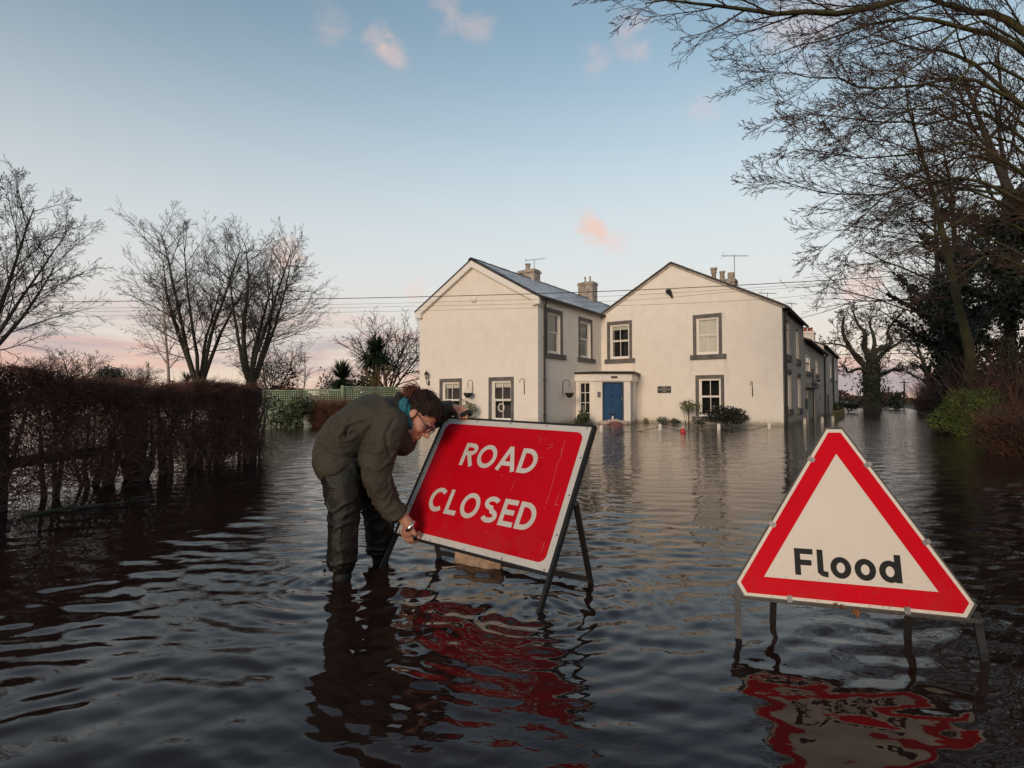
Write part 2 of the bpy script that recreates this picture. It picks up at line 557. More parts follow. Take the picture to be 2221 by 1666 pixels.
def glass_mat():
    m = bpy.data.materials.new('window_glass')
    m.use_nodes = True
    t = m.node_tree; g = NT(t)
    for n in list(t.nodes): t.nodes.remove(n)
    fr = g.n('ShaderNodeFresnel'); fr.inputs[0].default_value = 1.52
    tr = g.n('ShaderNodeBsdfTransparent'); tr.inputs[0].default_value = (0.93, 0.95, 0.95, 1)
    gl = g.n('ShaderNodeBsdfGlossy'); gl.inputs['Roughness'].default_value = 0.015
    bn = g.n('ShaderNodeBump'); bn.inputs['Strength'].default_value = 0.15; bn.inputs['Distance'].default_value = 0.01
    g.put(bn.inputs['Height'], g.noise(g.n('ShaderNodeTexCoord').outputs['Object'], 1.3, 2))
    g.put(gl.inputs['Normal'], bn.outputs[0])
    mx = g.n('ShaderNodeMixShader')
    g.put(mx.inputs[0], g.math('MULTIPLY_ADD', fr.outputs[0], 1.3, 0.015, clamp=True))
    t.links.new(tr.outputs[0], mx.inputs[1]); t.links.new(gl.outputs[0], mx.inputs[2])
    o = g.n('ShaderNodeOutputMaterial'); t.links.new(mx.outputs[0], o.inputs[0])
    return m
M_GLASS = glass_mat()

class WF:
    """wall frame: origin o, direction a (to the right seen from outside), outward normal n"""
    def __init__(s, o, a, n):
        s.o, s.a, s.n = Vector(o), Vector(a), Vector(n)
    def p(s, a, z, d=0.0):
        return s.o + s.a * a + Vector((0, 0, z)) + s.n * d
    def box(s, mb, a0, a1, z0, z1, d0, d1):
        vs = [s.p(a0, z0, d1), s.p(a1, z0, d1), s.p(a1, z0, d0), s.p(a0, z0, d0), s.p(a0, z1, d1), s.p(a1, z1, d1), s.p(a1, z1, d0), s.p(a0, z1, d0)]
        mb.add(vs, [(0, 3, 2, 1), (4, 5, 6, 7), (0, 1, 5, 4), (1, 2, 6, 5), (2, 3, 7, 6), (3, 0, 4, 7)])
        return mb

def wall_mesh(mb, F, a0, a1, z0, z1, holes, depth=0.12, top=None):
    """rectangular wall with window holes and their reveals; top = extra polygon above z1"""
    xs = sorted({a0, a1, *[h[0] for h in holes], *[h[1] for h in holes]})
    zs = sorted({z0, z1, *[h[2] for h in holes], *[h[3] for h in holes]})
    for i in range(len(xs) - 1):
        for j in range(len(zs) - 1):
            cx, cz = (xs[i] + xs[i + 1]) / 2, (zs[j] + zs[j + 1]) / 2
            if any(h[0] < cx < h[1] and h[2] < cz < h[3] for h in holes):
                continue
            mb.add([F.p(xs[i], zs[j]), F.p(xs[i + 1], zs[j]), F.p(xs[i + 1], zs[j + 1]), F.p(xs[i], zs[j + 1])], [(0, 1, 2, 3)])
    for h0, h1, g0, g1 in holes:
        q = [(h0, g0), (h1, g0), (h1, g1), (h0, g1)]
        for k in range(4):
            (ua, uz), (va, vz) = q[k], q[(k + 1) % 4]
            mb.add([F.p(ua, uz), F.p(ua, uz, -depth), F.p(va, vz, -depth), F.p(va, vz)], [(0, 1, 2, 3)])
    if top:
        mb.add([F.p(a, z) for a, z in top], [tuple(range(len(top)))])

def sash_window(F, a0, a1, z0, z1, parent, blind=None, surround=True, sill=None, bars=True, sw=0.125, depth=0.12, venetian=False, curtain=0.0):
    """a0..z1 = opening. Builds window > frame, glazing bars, panes, surround, sill, blind"""
    mb = MB()                                            # outer box frame
    fw = 0.055
    D = -depth
    F.box(mb, a0, a0 + fw, z0, z1, D - .02, D + .045)
    F.box(mb, a1 - fw, a1, z0, z1, D - .02, D + .045)
    F.box(mb, a0 + fw, a1 - fw, z1 - fw, z1, D - .02, D + .043)
    F.box(mb, a0 + fw, a1 - fw, z0, z0 + .075, D - .02, D + .05)
    w = mb.build('window', M_WHITE, parent)
    ia0, ia1, iz0, iz1 = a0 + fw, a1 - fw, z0 + .075, z1 - fw
    zm = (iz0 + iz1) / 2 + .02
    am = (ia0 + ia1) / 2
    for k, (lo, hi, dd) in enumerate(((iz0, zm, D - .025), (zm, iz1, D + .005))):
        m2 = MB(); s = .038
        F.box(m2, ia0, ia0 + s, lo, hi, dd - .012, dd + .018)
        F.box(m2, ia1 - s, ia1, lo, hi, dd - .012, dd + .018)
        F.box(m2, ia0 + s, ia1 - s, lo, lo + s, dd - .012, dd + .016)
        F.box(m2, ia0 + s, ia1 - s, hi - s, hi, dd - .012, dd + .016)
        m2.build('sash', M_WHITE, w)
        if bars:
            m3 = MB(); F.box(m3, am - .011, am + .011, lo + s, hi - s, dd - .009, dd + .013)
            m3.build('glazing_bar', M_WHITE, w)
        for (pa, pb) in (((ia0 + s, am), (am, ia1 - s)) if bars else ((ia0 + s, ia1 - s),)):
            mg = MB(); mg.add([F.p(pa, lo + s, dd), F.p(pb, lo + s, dd), F.p(pb, hi - s, dd), F.p(pa, hi - s, dd)], [(0, 1, 2, 3)])
            mg.build('pane', M_GLASS, w)
    mi = MB()                                            # near-black box behind the panes, room shade put into its colour
    F.box(mi, a0, a1, z0, z1, D - .42, D - .40)
    F.box(mi, a0 - .01, a0, z0, z1, D - .40, D - .03); F.box(mi, a1, a1 + .01, z0, z1, D - .40, D - .03)
    F.box(mi, a0, a1, z1, z1 + .01, D - .40, D - .03); F.box(mi, a0, a1, z0 - .01, z0, D - .40, D - .03)
    mi.build('room_shade', M_ROOM_SHADE, w)
    if blind:
        mbn = MB()
        if venetian:
            z = z1 - .07
            while z > z1 - (z1 - z0) * blind:
                c = [F.p(ia0, z, D - .056), F.p(ia1, z, D - .056), F.p(ia1, z - .0505, D - .042), F.p(ia0, z - .0505, D - .042)]
                mbn.add(c, [(0, 1, 2, 3)])
                z -= .05
            mbn.build('blind', M_WHITE, w)
        else:
            F.box(mbn, ia0 + .01, ia1 - .01, z1 - (z1 - z0) * blind, z1 - .02, D - .075, D - .065)
            mbn.build('blind', M_BLIND, w)
    if curtain:
        for sgn, e0 in ((1, ia0), (-1, ia1)):
            mc = MB(); n_ = 14; wv = (ia1 - ia0) * curtain
            vs = []
            for i in range(n_ + 1):
                aa = e0 + sgn * wv * i / n_; dd = D - .10 + .014 * math.sin(i * 2.3 + z0 * 7)
                vs += [F.p(aa, z0 + .03, dd), F.p(aa, z1 - .03, dd)]
            mc.add(vs, [(2 * i, 2 * i + 2, 2 * i + 3, 2 * i + 1) for i in range(n_)])
            mc.build('curtain', M_CURTAIN, w, smooth=True)
    if surround:
        ms = MB()
        F.box(ms, a0 - sw, a1 + sw, z1, z1 + sw, -.03, .022)
        F.box(ms, a0 - sw, a0, z0, z1, -.03, .020)
        F.box(ms, a1, a1 + sw, z0, z1, -.03, .020)
        ms.build('surround', M_TRIM, w)
    if sill:
        b0, b1, c0, c1 = sill
        ml = MB(); F.box(ml, b0, b1, c0, c1, -.12, .075)
        ml.build('sill', M_TRIM, w)
    return w

HO = Vector((10.0643, 20.0996, 0))
HRZ = math.atan2(-0.56619, 0.82428)
house = thing('house', 'large cream rendered house with two gables and a blue front door, standing in flood water', 'house', HO, HRZ)
X1 = -7.34                 # inner corner where the left wing meets the main gable
YF = -5.41                 # front of the left wing
XL = -13.30                # left edge of the left wing
EV = 4.80                  # eaves height of wing
FM = WF((0, 0, 0), (1, 0, 0), (0, -1, 0))                 # main gable, a = x
FS = WF((X1, 0, 0), (0, 1, 0), (1, 0, 0))                 # right side of left wing, a = y
FG = WF((0, YF, 0), (1, 0, 0), (0, -1, 0))                # left gable, a = x
FR = WF((0, 0, 0), (0, 1, 0), (1, 0, 0))                  # lane side, a = y
SW = .125
def op(a0, a1, z0, z1):      # opening from the outer edge of its grey surround
    return (a0 + SW, a1 - SW, z0, z1 - SW)
mainw = [op(-3.28, -2.15, 2.80, 4.42), op(-7.06, -5.89, 2.79, 4.45), op(-3.20, -2.09, .32, 1.97)]
sidew = [op(-4.88, -3.58, 2.75, 4.46), op(-2.22, -.94, 2.76, 4.45)]
gablew = [op(-9.59, -8.41, .16, 1.85), op(-12.14, -10.94, .16, 1.85)]
lanew = [(.95, 1.85, 2.75, 4.10), (3.75, 4.75, 2.75, 4.08), (1.2, 2.1, .62, 2.02), (4.1, 5.1, .62, 2.0)]
mb = MB()
wall_mesh(mb, FM, X1, 0, -.3, 4.52, mainw, top=[(X1, 4.52), (0, 4.52), (-4.13, 6.66), (X1, 4.83)])
mb.build('wall', M_WALL, house)['label'] = 'cream gable wall beside the blue door'
mb = MB(); wall_mesh(mb, FS, YF, 0, -.3, EV, sidew)
mb.build('wall', M_WALL, house)['label'] = 'shaded side wall of the left wing'
mb = MB(); wall_mesh(mb, FG, XL, X1, -.3, EV, gablew, top=[(XL, EV), (X1, EV), (-10.37, 6.52)])
mb.build('wall', M_WALL, house)['label'] = 'cream gable wall of the left wing'
mb = MB(); wall_mesh(mb, FR, 0, 6.5, -.3, 4.52, lanew)
mb.add([(0, 6.5, 3), (0, 6.5, 4.52), (-4.13, 6.5, 6.66), (-8.3, 6.5, 4.4), (-8.3, 6.5, 3)], [(0, 1, 2, 3, 4)])
mb.add([(XL, YF, -.3), (XL, YF, EV), (XL, 7, EV), (XL, 7, -.3)], [(0, 1, 2, 3)])
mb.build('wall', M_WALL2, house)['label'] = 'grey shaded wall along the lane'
for q, b in zip(mainw, (1.0, .16, .06)):
    si = {0: (-3.39, -1.99, 2.60, 2.79), 1: (-7.16, -5.75, 2.59, 2.78), 2: (-3.33, -1.96, .12, .31)}[mainw.index(q)]
    sash_window(FM, *q, house, blind=b, sill=si, curtain={0: 0, 1: .10, 2: 0}[mainw.index(q)])
for q, si in zip(sidew, ((-4.97, -3.38, 2.56, 2.74), (-2.33, -.73, 2.57, 2.75))):
    sash_window(FS, *q, house, blind=.97, sill=si, venetian=True, bars=False)
for q in gablew:
    gw = sash_window(FG, *q, house, blind=.17, curtain=.0 if q is gablew[0] else .13)
    if q is gablew[0]:
        wr = MB(); cc_ = FG.p(q[0] + .36, q[2] + .52, -.165)
        wr.tube([cc_ + Vector((.13 * math.cos(t_), 0, .15 * math.sin(t_))) for t_ in np.linspace(0, 2 * PI, 22)], .028, 8, cap=False)
        wr.build('wreath', M_BLIND, gw, smooth=True)
for q in lanew:
    sash_window(FR, *q, house, blind=.3, surround=False, sill=(q[0] - .12, q[1] + .12, q[2] - .26, q[2] - .01))
for q in lanew[2:]:
    m2 = MB(); FR.box(m2, q[0] - .1, q[1] + .1, q[3], q[3] + .16, -.02, .03); m2.build('lintel', M_TRIM, house)

# roofs -------------------------------------------------------------
def slab(mb, p0, p1, q1, q0, th):
    """roof slope p0-p1 along the eaves, q0-q1 along the ridge, thickness th downwards"""
    d = Vector((0, 0, -th))
    P = [Vector(k) for k in (p0, p1, q1, q0)]
    mb.add(P + [k + d for k in P], [(0, 1, 2, 3), (7, 6, 5, 4), (0, 4, 5, 1), (1, 5, 6, 2), (2, 6, 7, 3), (3, 7, 4, 0)])

XR = -10.37
ZR = 6.60
rw = MB()
slab(rw, (X1 + .16, YF - .16, EV - .02), (X1 + .16, 11, EV - .02), (XR, 11, ZR), (XR, YF - .16, ZR), .08)
slab(rw, (XL - .16, 11, EV - .02), (XL - .16, YF - .16, EV - .02), (XR, YF - .16, ZR), (XR, 11, ZR), .08)
roofw = rw.build('roof', M_DSLATE, house)
roofw['label'] = 'pale frosted slate roof of the left wing'
rngs = random.Random(5)
sl = MB()
e0 = Vector((X1 + .17, 0, EV - .02)); e1 = Vector((XR + .02, 0, ZR))
sd = (e1 - e0); SLn = sd.length; sd.normalize()
nrm = Vector((-sd.z, 0, sd.x)); nrm = nrm if nrm.z > 0 else -nrm
for r_ in range(int(SLn / .2)):
    y = YF - .15 + (0.15 if r_ % 2 else 0)
    while y < 10.8:
        w = .29 + rngs.uniform(-.006, .006)
        b0 = e0 + sd * (r_ * .2 - .03) + nrm * (.022 + rngs.uniform(0, .006)); b1 = e0 + sd * (r_ * .2 + .235) + nrm * .004
        j = rngs.uniform(-.008, .008)
        a, b = Vector((0, y, 0)), Vector((0, y + w, 0))
        t = nrm * -.008
        q = [b0 + a + sd * j, b0 + b + sd * j, b1 + b, b1 + a]
        sl.add(q + [k + t for k in q[:2]], [(0, 1, 2, 3), (0, 4, 5, 1)])
        y += w + .006
tag(sl.build('slates', M_SLATE, roofw), kind='stuff')
tile = MB()
for k in range(7):
    pass
tm = MB()
prof = [(-.15, -.085), (-.08, -.015), (0, .012), (.08, -.015), (.15, -.085)]
vs = []
for yy in (0, .42):
    for a, z in prof: vs.append((a, yy, z))
    for a, z in prof: vs.append((a * .86, yy, z - .02))
fs = []
for i in range(4):
    fs += [(i, i + 1, 11 + i, 10 + i), (5 + i + 1, 5 + i, 15 + i, 15 + i + 1), (i + 1, i, 5 + i, 6 + i), (10 + i, 11 + i, 16 + i, 15 + i)]
tm.add(vs, fs)
rt0 = tm.build('ridge_tile', M_DSLATE, roofw)
for k in range(38):
    o = rt0 if k == 0 else rt0.copy()
    if k: COL.objects.link(o)
    o.location = (XR, YF - .17 + k * .43, ZR + .035 + (.008 if k % 2 else 0))
    o.rotation_euler = (rngs.uniform(-.012, .012), 0, rngs.uniform(-.01, .01))
# main roof
rm = MB()
slab(rm, (.14, -.10, 4.50), (.14, 6.6, 4.50), (-4.13, 6.6, 6.72), (-4.13, -.10, 6.72), .07)
slab(rm, (-8.2, 6.6, 4.33), (-8.2, .2, 4.33), (-4.13, .2, 6.72), (-4.13, 6.6, 6.72), .07)
slab(rm, (X1 + .02, .2, 4.855), (X1 + .02, -.10, 4.855), (-4.13, -.10, 6.72), (-4.13, .2, 6.72), .07)
roofm = rm.build('roof', M_DSLATE, house)
roofm['label'] = 'dark slate roof over the gable beside the blue door'
vg = MB()                                                # stone verge along the two gable slopes
for (xa, za, xb, zb) in ((.12, 4.44, -4.13, 6.655), (X1 + .03, 4.79, -4.13, 6.655)):
    d = Vector((xb - xa, 0, zb - za)).normalized(); nn = Vector((-d.z, 0, d.x)); nn = nn if nn.z < 0 else -nn
    q = [Vector((xa, 0, za)), Vector((xb, 0, zb)), Vector((xb, 0, zb)) + nn * .07, Vector((xa, 0, za)) + nn * .07]
    vg.add([k + Vector((0, -.06, 0)) for k in q] + [k + Vector((0, .05, 0)) for k in q], [(0, 1, 2, 3), (7, 6, 5, 4), (0, 4, 5, 1), (1, 5, 6, 2), (2, 6, 7, 3), (3, 7, 4, 0)])
vg.build('verge', M_COPING, roofm)
sl = MB()                                                # slate ends showing along the right verge
for k in range(24):
    f0, f1 = k / 24, (k + 1) / 24
    for (xa, za) in ((.14, 4.50), (X1 + .02, 4.855)):
        p0 = Vector((xa + (-4.13 - xa) * f0, -.13, za + (6.72 - za) * f0)); p1 = Vector((xa + (-4.13 - xa) * f1, -.13, za + (6.72 - za) * f1))
        up = Vector((0, 0, .018 + rngs.uniform(-.006, .008)))
        q = [p0, p1, p1 + up * .3, p0 + up]
        sl.add(q + [k2 + Vector((0, .22, 0)) for k2 in q], [(0, 1, 2, 3), (7, 6, 5, 4), (0, 4, 5, 1), (1, 5, 6, 2), (2, 6, 7, 3), (3, 7, 4, 0)])
sl.build('slate_edge', M_COPING, roofm)
# white barge boards on the left wing
for s in (-1, 1):
    xa = (XL - .16) if s < 0 else (X1 + .16)
    bb = MB()
    d = Vector((XR - xa, 0, ZR - EV + .02)).normalized(); nn = Vector((-d.z, 0, d.x)); nn = nn if nn.z < 0 else -nn
    p0 = Vector((xa, 0, EV - .10)); p1 = Vector((XR, 0, ZR - .08))
    q = [p0, p1, p1 + Vector((0, 0, -.26)), p0 + nn * .22]
    bb.add([k + Vector((0, YF - .15, 0)) for k in q] + [k + Vector((0, YF - .015, 0)) for k in q], [(0, 1, 2, 3), (7, 6, 5, 4), (0, 4, 5, 1), (1, 5, 6, 2), (2, 6, 7, 3), (3, 7, 4, 0)])
    xs = sorted((xa - s * .02, xa - s * .34))
    bb.box((xs[0], YF - .145, EV - .34), (xs[1], YF - .012, EV - .13))
    bb.build('barge_board', M_WHITE, house)
gt = MB()                                                # black gutter and downpipes
gt.tube([(X1 + .20, YF - .14, EV - .06), (X1 + .20, -.05, EV - .06)], .055, 10)
gt.build('gutter', M_BLACK, house, smooth=40)
gt = MB(); gt.tube([(.19, -.1, 4.42), (.19, 6.5, 4.42)], .055, 10); gt.build('gutter', M_BLACK, house, smooth=40)
def downpipe(par, pts, r=.036, brackets=()):
    d = MB(); d.tube(pts, r, 10)
    for (x, y, z) in brackets: d.tube([(x, y, z - .035), (x, y, z + .035)], r * 1.5, 10)
    return d.build('downpipe', M_BLACK, par, smooth=40)
downpipe(house, [(X1 + .19, YF + .38, EV - .1), (X1 + .10, YF + .38, EV - .28), (X1 + .06, YF + .38, EV - .42), (X1 + .06, YF + .38, -.3)], brackets=[(X1 + .06, YF + .38, z) for z in (.4, 1.7, 3.3)])
downpipe(house, [(.18, .30, 4.40), (.06, .30, 4.15), (.06, .30, -.3)], .042, brackets=[(.06, .30, z) for z in (.7, 2.2, 3.6)])
sg = MB(); sg.box((X1 - .02, -.04, EV - .5), (X1 + .10, -.0, EV - .0)); 

# chimneys ----------------------------------------------------------
def stack(par, x0, x1, y0, y1, z0, z1, pots, mat=M_STONE, pmat=M_POT, cap=.05):
    c = MB()
    c.bbox((x0, y0, z0), (x1, y1, z1 - .16), .012)
    c.bbox((x0 - cap, y0 - cap, z1 - .16), (x1 + cap, y1 + cap, z1 - .08), .01)
    c.bbox((x0 - .01, y0 - .01, z1 - .08), (x1 + .01, y1 + .01, z1), .01)
    ch = c.build('chimney', mat, par)
    for px, py, h, r, kind in pots:
        p = MB()
        if kind == 'crown':
            p.lathe([(r * 1.15, 0), (r * .95, h * .1), (r * .8, h * .55), (r * 1.12, h * .64), (r * 1.05, h * .7), (r * 1.12, h * .86), (r * .9, h * .86)], (px, py, z1), 14)
            for k in range(7):
                q = 2 * PI * k / 7
                p.box((px + r * math.cos(q) - .03, py + r * math.sin(q) - .03, z1 + h * .84), (px + r * math.cos(q) + .03, py + r * math.sin(q) + .03, z1 + h))
        elif kind == 'square':
            p.bbox((px - r, py - r, z1), (px + r, py + r, z1 + h), .02)
        else:
            p.lathe([(r * 1.05, 0), (r * .9, h * .5), (r * .95, h * .86), (r * 1.15, h * .88), (r * 1.15, h), (r * .8, h), (r * .8, h * .7)], (px, py, z1), 14)
        p.build('chimney_pot', pmat, ch, smooth=40)
    return ch
stack(house, -10.95, -10.05, -1.35, -.80, 6.2, 7.02, [(-10.55, -1.1, .32, .12, 'round')])
stack(house, -10.85, -9.95, 4.5, 5.1, 6.0, 7.50, [(-10.55, 4.8, .34, .05, 'round'), (-10.25, 4.8, .34, .05, 'round')], cap=.04)
stack(house, -3.05, -2.02, 1.75, 2.3, 5.2, 6.12, [(-2.93, 2.0, .60, .115, 'crown'), (-2.58, 2.0, .40, .11, 'round'), (-2.22, 2.0, .30, .12, 'square')], cap=.02)

# porch with the blue door -------------------------------------------
def wl(x, y):                 # world plan -> house local
    d = Vector((x, y, 0)) - HO
    c, s = math.cos(-HRZ), math.sin(-HRZ)
    return Vector((d.x * c - d.y * s, d.x * s + d.y * c, 0))
PA, PB, PC, PD = wl(2.62, 22.2), wl(3.35, 21.70), wl(4.76, 21.78), wl(5.37, 23.32)
def face(p, q):
    a = (q - p).normalized()
    return WF(p, a, Vector((a.y, -a.x, 0))), (q - p).length
F1, L1 = face(PA, PB); F2, L2 = face(PB, PC); F3, L3 = face(PC, PD)
porch_mb = MB()
d0, d1 = .27, 1.15                                        # door opening along the front face
wall_mesh(porch_mb, F1, 0, L1, -.3, 1.74, [(.16, .62, .05, 1.68)], .08)
wall_mesh(porch_mb, F2, 0, L2, -.3, 1.74, [(d0, d1, -.25, 1.70)], .14)
wall_mesh(porch_mb, F3, 0, L3, -.3, 1.74, [(.28, .72, .12, 1.66)], .06)
porch = porch_mb.build('porch', M_WALL, house)
porch['label'] = 'angled cream porch holding the blue door'
fa = MB()
for Fx, L in ((F1, L1), (F2, L2), (F3, L3)):
    Fx.box(fa, -.02, L + .02, 1.735, 2.03, -.05, .07)
fa.build('fascia', M_WHITE, porch)
rf = MB()
pl = [p + Vector((0, 0, 2.032)) for p in (PA - Vector((0, .12, 0)), PB + F1.n * .17 + F2.n * .05, PC + F2.n * .14 + F3.n * .14, PD + F3.n * .17, Vector((X1, 0, 0)))]
rf.add(pl + [p + Vector((0, 0, .075)) for p in pl], [tuple(range(4, -1, -1)), tuple(range(5, 10))] + [(i, (i + 1) % 5, 5 + (i + 1) % 5, 5 + i) for i in range(5)])
rf.build('porch_roof', M_BLACK, porch)
ld = MB()
pl2 = [p * 1.0 for p in pl]
cen = sum(pl2, Vector()) / 5
pl2 = [cen + (p - cen) * .97 + Vector((0, 0, .077)) for p in pl2]
ld.add(pl2 + [p + Vector((0, 0, .02)) for p in pl2], [tuple(range(4, -1, -1)), tuple(range(5, 10))] + [(i, (i + 1) % 5, 5 + (i + 1) % 5, 5 + i) for i in range(5)])
ld.build('lead_flashing', pm('lead', (0.42, 0.39, 0.36), .6, .1, 5), porch)
def glazed(Fx, a0, a1, z0, z1, cols, rows, par, depth):
    m = MB(); D = -depth; s = .03
    Fx.box(m, a0, a0 + s, z0, z1, D - .02, D + .03); Fx.box(m, a1 - s, a1, z0, z1, D - .02, D + .03)
    Fx.box(m, a0 + s, a1 - s, z0, z0 + s, D - .02, D + .028); Fx.box(m, a0 + s, a1 - s, z1 - s, z1, D - .02, D + .028)
    w = m.build('side_light', M_WHITE, par)
    for i in range(1, cols):
        m = MB(); a = a0 + (a1 - a0) * i / cols; Fx.box(m, a - .012, a + .012, z0 + s, z1 - s, D - .015, D + .022); m.build('glazing_bar', M_WHITE, w)
    for j in range(1, rows):
        m = MB(); z = z0 + (z1 - z0) * j / rows; Fx.box(m, a0 + s, a1 - s, z - .012, z + .012, D - .014, D + .020); m.build('glazing_bar', M_WHITE, w)
    for i in range(cols):
        for j in range(rows):
            m = MB(); p0, p1 = a0 + (a1 - a0) * i / cols + .01, a0 + (a1 - a0) * (i + 1) / cols - .01; q0, q1 = z0 + (z1 - z0) * j / rows + .01, z0 + (z1 - z0) * (j + 1) / rows - .01
            m.add([Fx.p(p0, q0, D), Fx.p(p1, q0, D), Fx.p(p1, q1, D), Fx.p(p0, q1, D)], [(0, 1, 2, 3)]); m.build('pane', M_GLASS, w)
    m = MB(); Fx.box(m, a0 - .1, a1 + .1, z0, z1, D - .45, D - .43); m.build('room_shade', M_ROOM_SHADE, w)  # near-black board, its colour stands in for the shade indoors
    return w
sl1 = glazed(F1, .16, .62, .05, 1.68, 2, 4, porch, .08)
hm = MB(); q_ = lambda a, z: F1.p(a, z, -.16)
hm.tube([q_(.27, .16), q_(.275, .34), q_(.30, .46), q_(.27, .58), q_(.235, .66), q_(.26, .74), q_(.235, .76)], [.008, .012, .032, .022, .014, .018, .005], 8)
hm.build('bird_ornament', M_BLIND, sl1, smooth=True)
glazed(F3, .28, .72, .12, 1.66, 1, 4, porch, .06)
dm = MB(); F2.box(dm, d0 + .03, d1 - .03, -.25, 1.67, -.16, -.12)
door = dm.build('door', M_DOOR, porch)
door['label'] = 'blue panelled front door with letterbox and knocker'
for (a0, a1, z0, z1) in ((d0 + .10, d0 + .42, 1.22, 1.58), (d0 + .47, d0 + .79, 1.22, 1.58), (d0 + .10, d0 + .42, .52, 1.12), (d0 + .47, d0 + .79, .52, 1.12), (d0 + .10, d0 + .42, -.1, .30), (d0 + .47, d0 + .79, -.1, .30)):
    m = MB()
    for q in ((a0, a1, z0, z0 + .025), (a0, a1, z1 - .025, z1), (a0, a0 + .025, z0 + .025, z1 - .025), (a1 - .025, a1, z0 + .025, z1 - .025)):
        F2.box(m, *q, -.121, -.108)
    F2.box(m, a0 + .06, a1 - .06, z0 + .06, z1 - .06, -.121, -.112)
    m.build('door_panel', M_DOOR, door)
m = MB(); F2.box(m, d0 + .32, d0 + .58, .36, .42, -.121, -.104); m.build('letterbox', M_BLACK, door)
m = MB(); k_ = F2.p((d0 + d1) / 2, 1.17, -.11); m.sphere(k_, (.035, .035, .05)); m.build('knocker', M_BLACK, door, smooth=True)
m = MB(); m.sphere(F2.p(d1 - .06, 1.02, -.09), .032); m.build('door_knob', pm('brass', (.5, .4, .25), .3, .1, 5, metal=1.0), door, smooth=True)
m = MB(); F2.box(m, d0, d0 + .03, -.25, 1.70, -.14, -.02); F2.box(m, d1 - .03, d1, -.25, 1.70, -.14, -.02); F2.box(m, d0 + .03, d1 - .03, 1.67, 1.70, -.14, -.02)
m.build('door_frame', M_TRIM, porch)
m = MB(); F2.box(m, d0 + .34, d0 + .60, 1.84, 1.93, .071, .082); m.build('name_plate', pm('bronze', (.10, .075, .05), .5, .2, 20), porch)
m = MB(); F2.box(m, .07, .19, 1.08, 1.30, .002, .04); m.build('door_intercom', pm('grey_plastic', (.16, .17, .18), .5, .1, 9), porch)
m = MB(); F2.box(m, .09, .17, .92, 1.05, .002, .01); m.build('notice', M_WHITE, porch)

# plaque, alarm box, security lamp ------------------------------------
STROKES = {}
def build_strokes(text, h, w, pos, fn, mat, name, parent, gap=.22, ox=0.0):
    pass
pq = MB(); FM.box(pq, -4.77, -4.20, 1.27, 1.55, .002, .03)
plaque = pq.build('plaque', M_PLAQUE, house)
plaque['label'] = 'small dark slate plaque with three lines of pale lettering'
def text_obj(txt, size, mat, parent, M, name='lettering'):
    cu = bpy.data.curves.new(name, 'FONT')
    cu.body = txt; cu.size = size; cu.align_x = 'CENTER'; cu.extrude = .001
    tmp = bpy.data.objects.new('tmp', cu); COL.objects.link(tmp)
    dg = bpy.context.evaluated_depsgraph_get()
    me = bpy.data.meshes.new_from_object(tmp.evaluated_get(dg))
    bpy.data.objects.remove(tmp)
    me.transform(M); me.materials.clear(); me.materials.append(mat); me.name = name
    return link(bpy.data.objects.new(name, me), parent)
for k, (tx, z) in enumerate((('OLD', 1.462), ('BOATHOUSE', 1.382), ('INN', 1.302))):
    text_obj(tx, .085, pm('pale_lettering', (.5, .48, .44), .6, .05, 5), plaque, Matrix.Translation((-4.485, -.0315, z)) @ Matrix.Rotation(PI / 2, 4, 'X'))
m = MB(); bc = FG.p(-10.33, 5.01, 0); m.lathe([(.16, 0), (.16, .05), (.12, .085), (.02, .095)], (0, 0, 0), 20, Matrix.Translation(bc) @ Matrix.Rotation(PI / 2, 4, 'X'))
m.build('wall_vent', M_WALL, house, smooth=40)

def wall_lamp(F, a, z):
    t = thing('security_light', 'small black floodlight fixed high on the gable beside the blue door', 'lamp', (0, 0, 0))
    t.location = house.matrix_basis @ F.p(a, z, 0); t.rotation_euler = (0, 0, HRZ)
    m = MB(); m.bbox((-.06, -.10, -.06), (.06, -.002, .06), .008); m.build('mount', M_BLACK, t)
    m = MB(); m.bbox((-.15, -.26, -.02), (.05, -.06, .12), .02, Matrix.Rotation(R(-18), 4, 'X')); m.build('lamp_head', M_BLACK, t)
    m = MB(); m.sphere((.07, -.12, -.10), (.05, .06, .07)); m.build('sensor', M_BLACK, t, smooth=True)
bpy.context.view_layer.update()
wall_lamp(FM, -4.17, 5.38)

def lantern(pos, label, rz=None):
    t = thing('wall_lantern', label, 'lantern', house.matrix_basis @ pos, HRZ if rz is None else rz)
    m = MB(); m.bbox((-.05, -.02, -.32), (.05, -.002, -.12), .008); m.tube([(0, -.01, -.20), (0, -.10, -.26), (0, -.17, -.16), (0, -.17, -.06)], .014, 8); m.build('bracket', M_BLACK, t)
    m = MB(); m.lathe([(.05, -.05), (.085, .14), (.10, .15), (.05, .24), (.015, .28), (.012, .34)], (0, -.17, 0), 6); m.build('lantern_body', M_BLACK, t)
    m = MB(); m.lathe([(.056, -.03), (.086, .125)], (0, -.17, .003), 6); m.build('pane', pm('lamp_glass', (.35, .33, .28), .2, .1, 4), t)
lantern(FG.p(-12.74, 1.90, 0), 'black carriage lantern at the left end of the left gable wall')

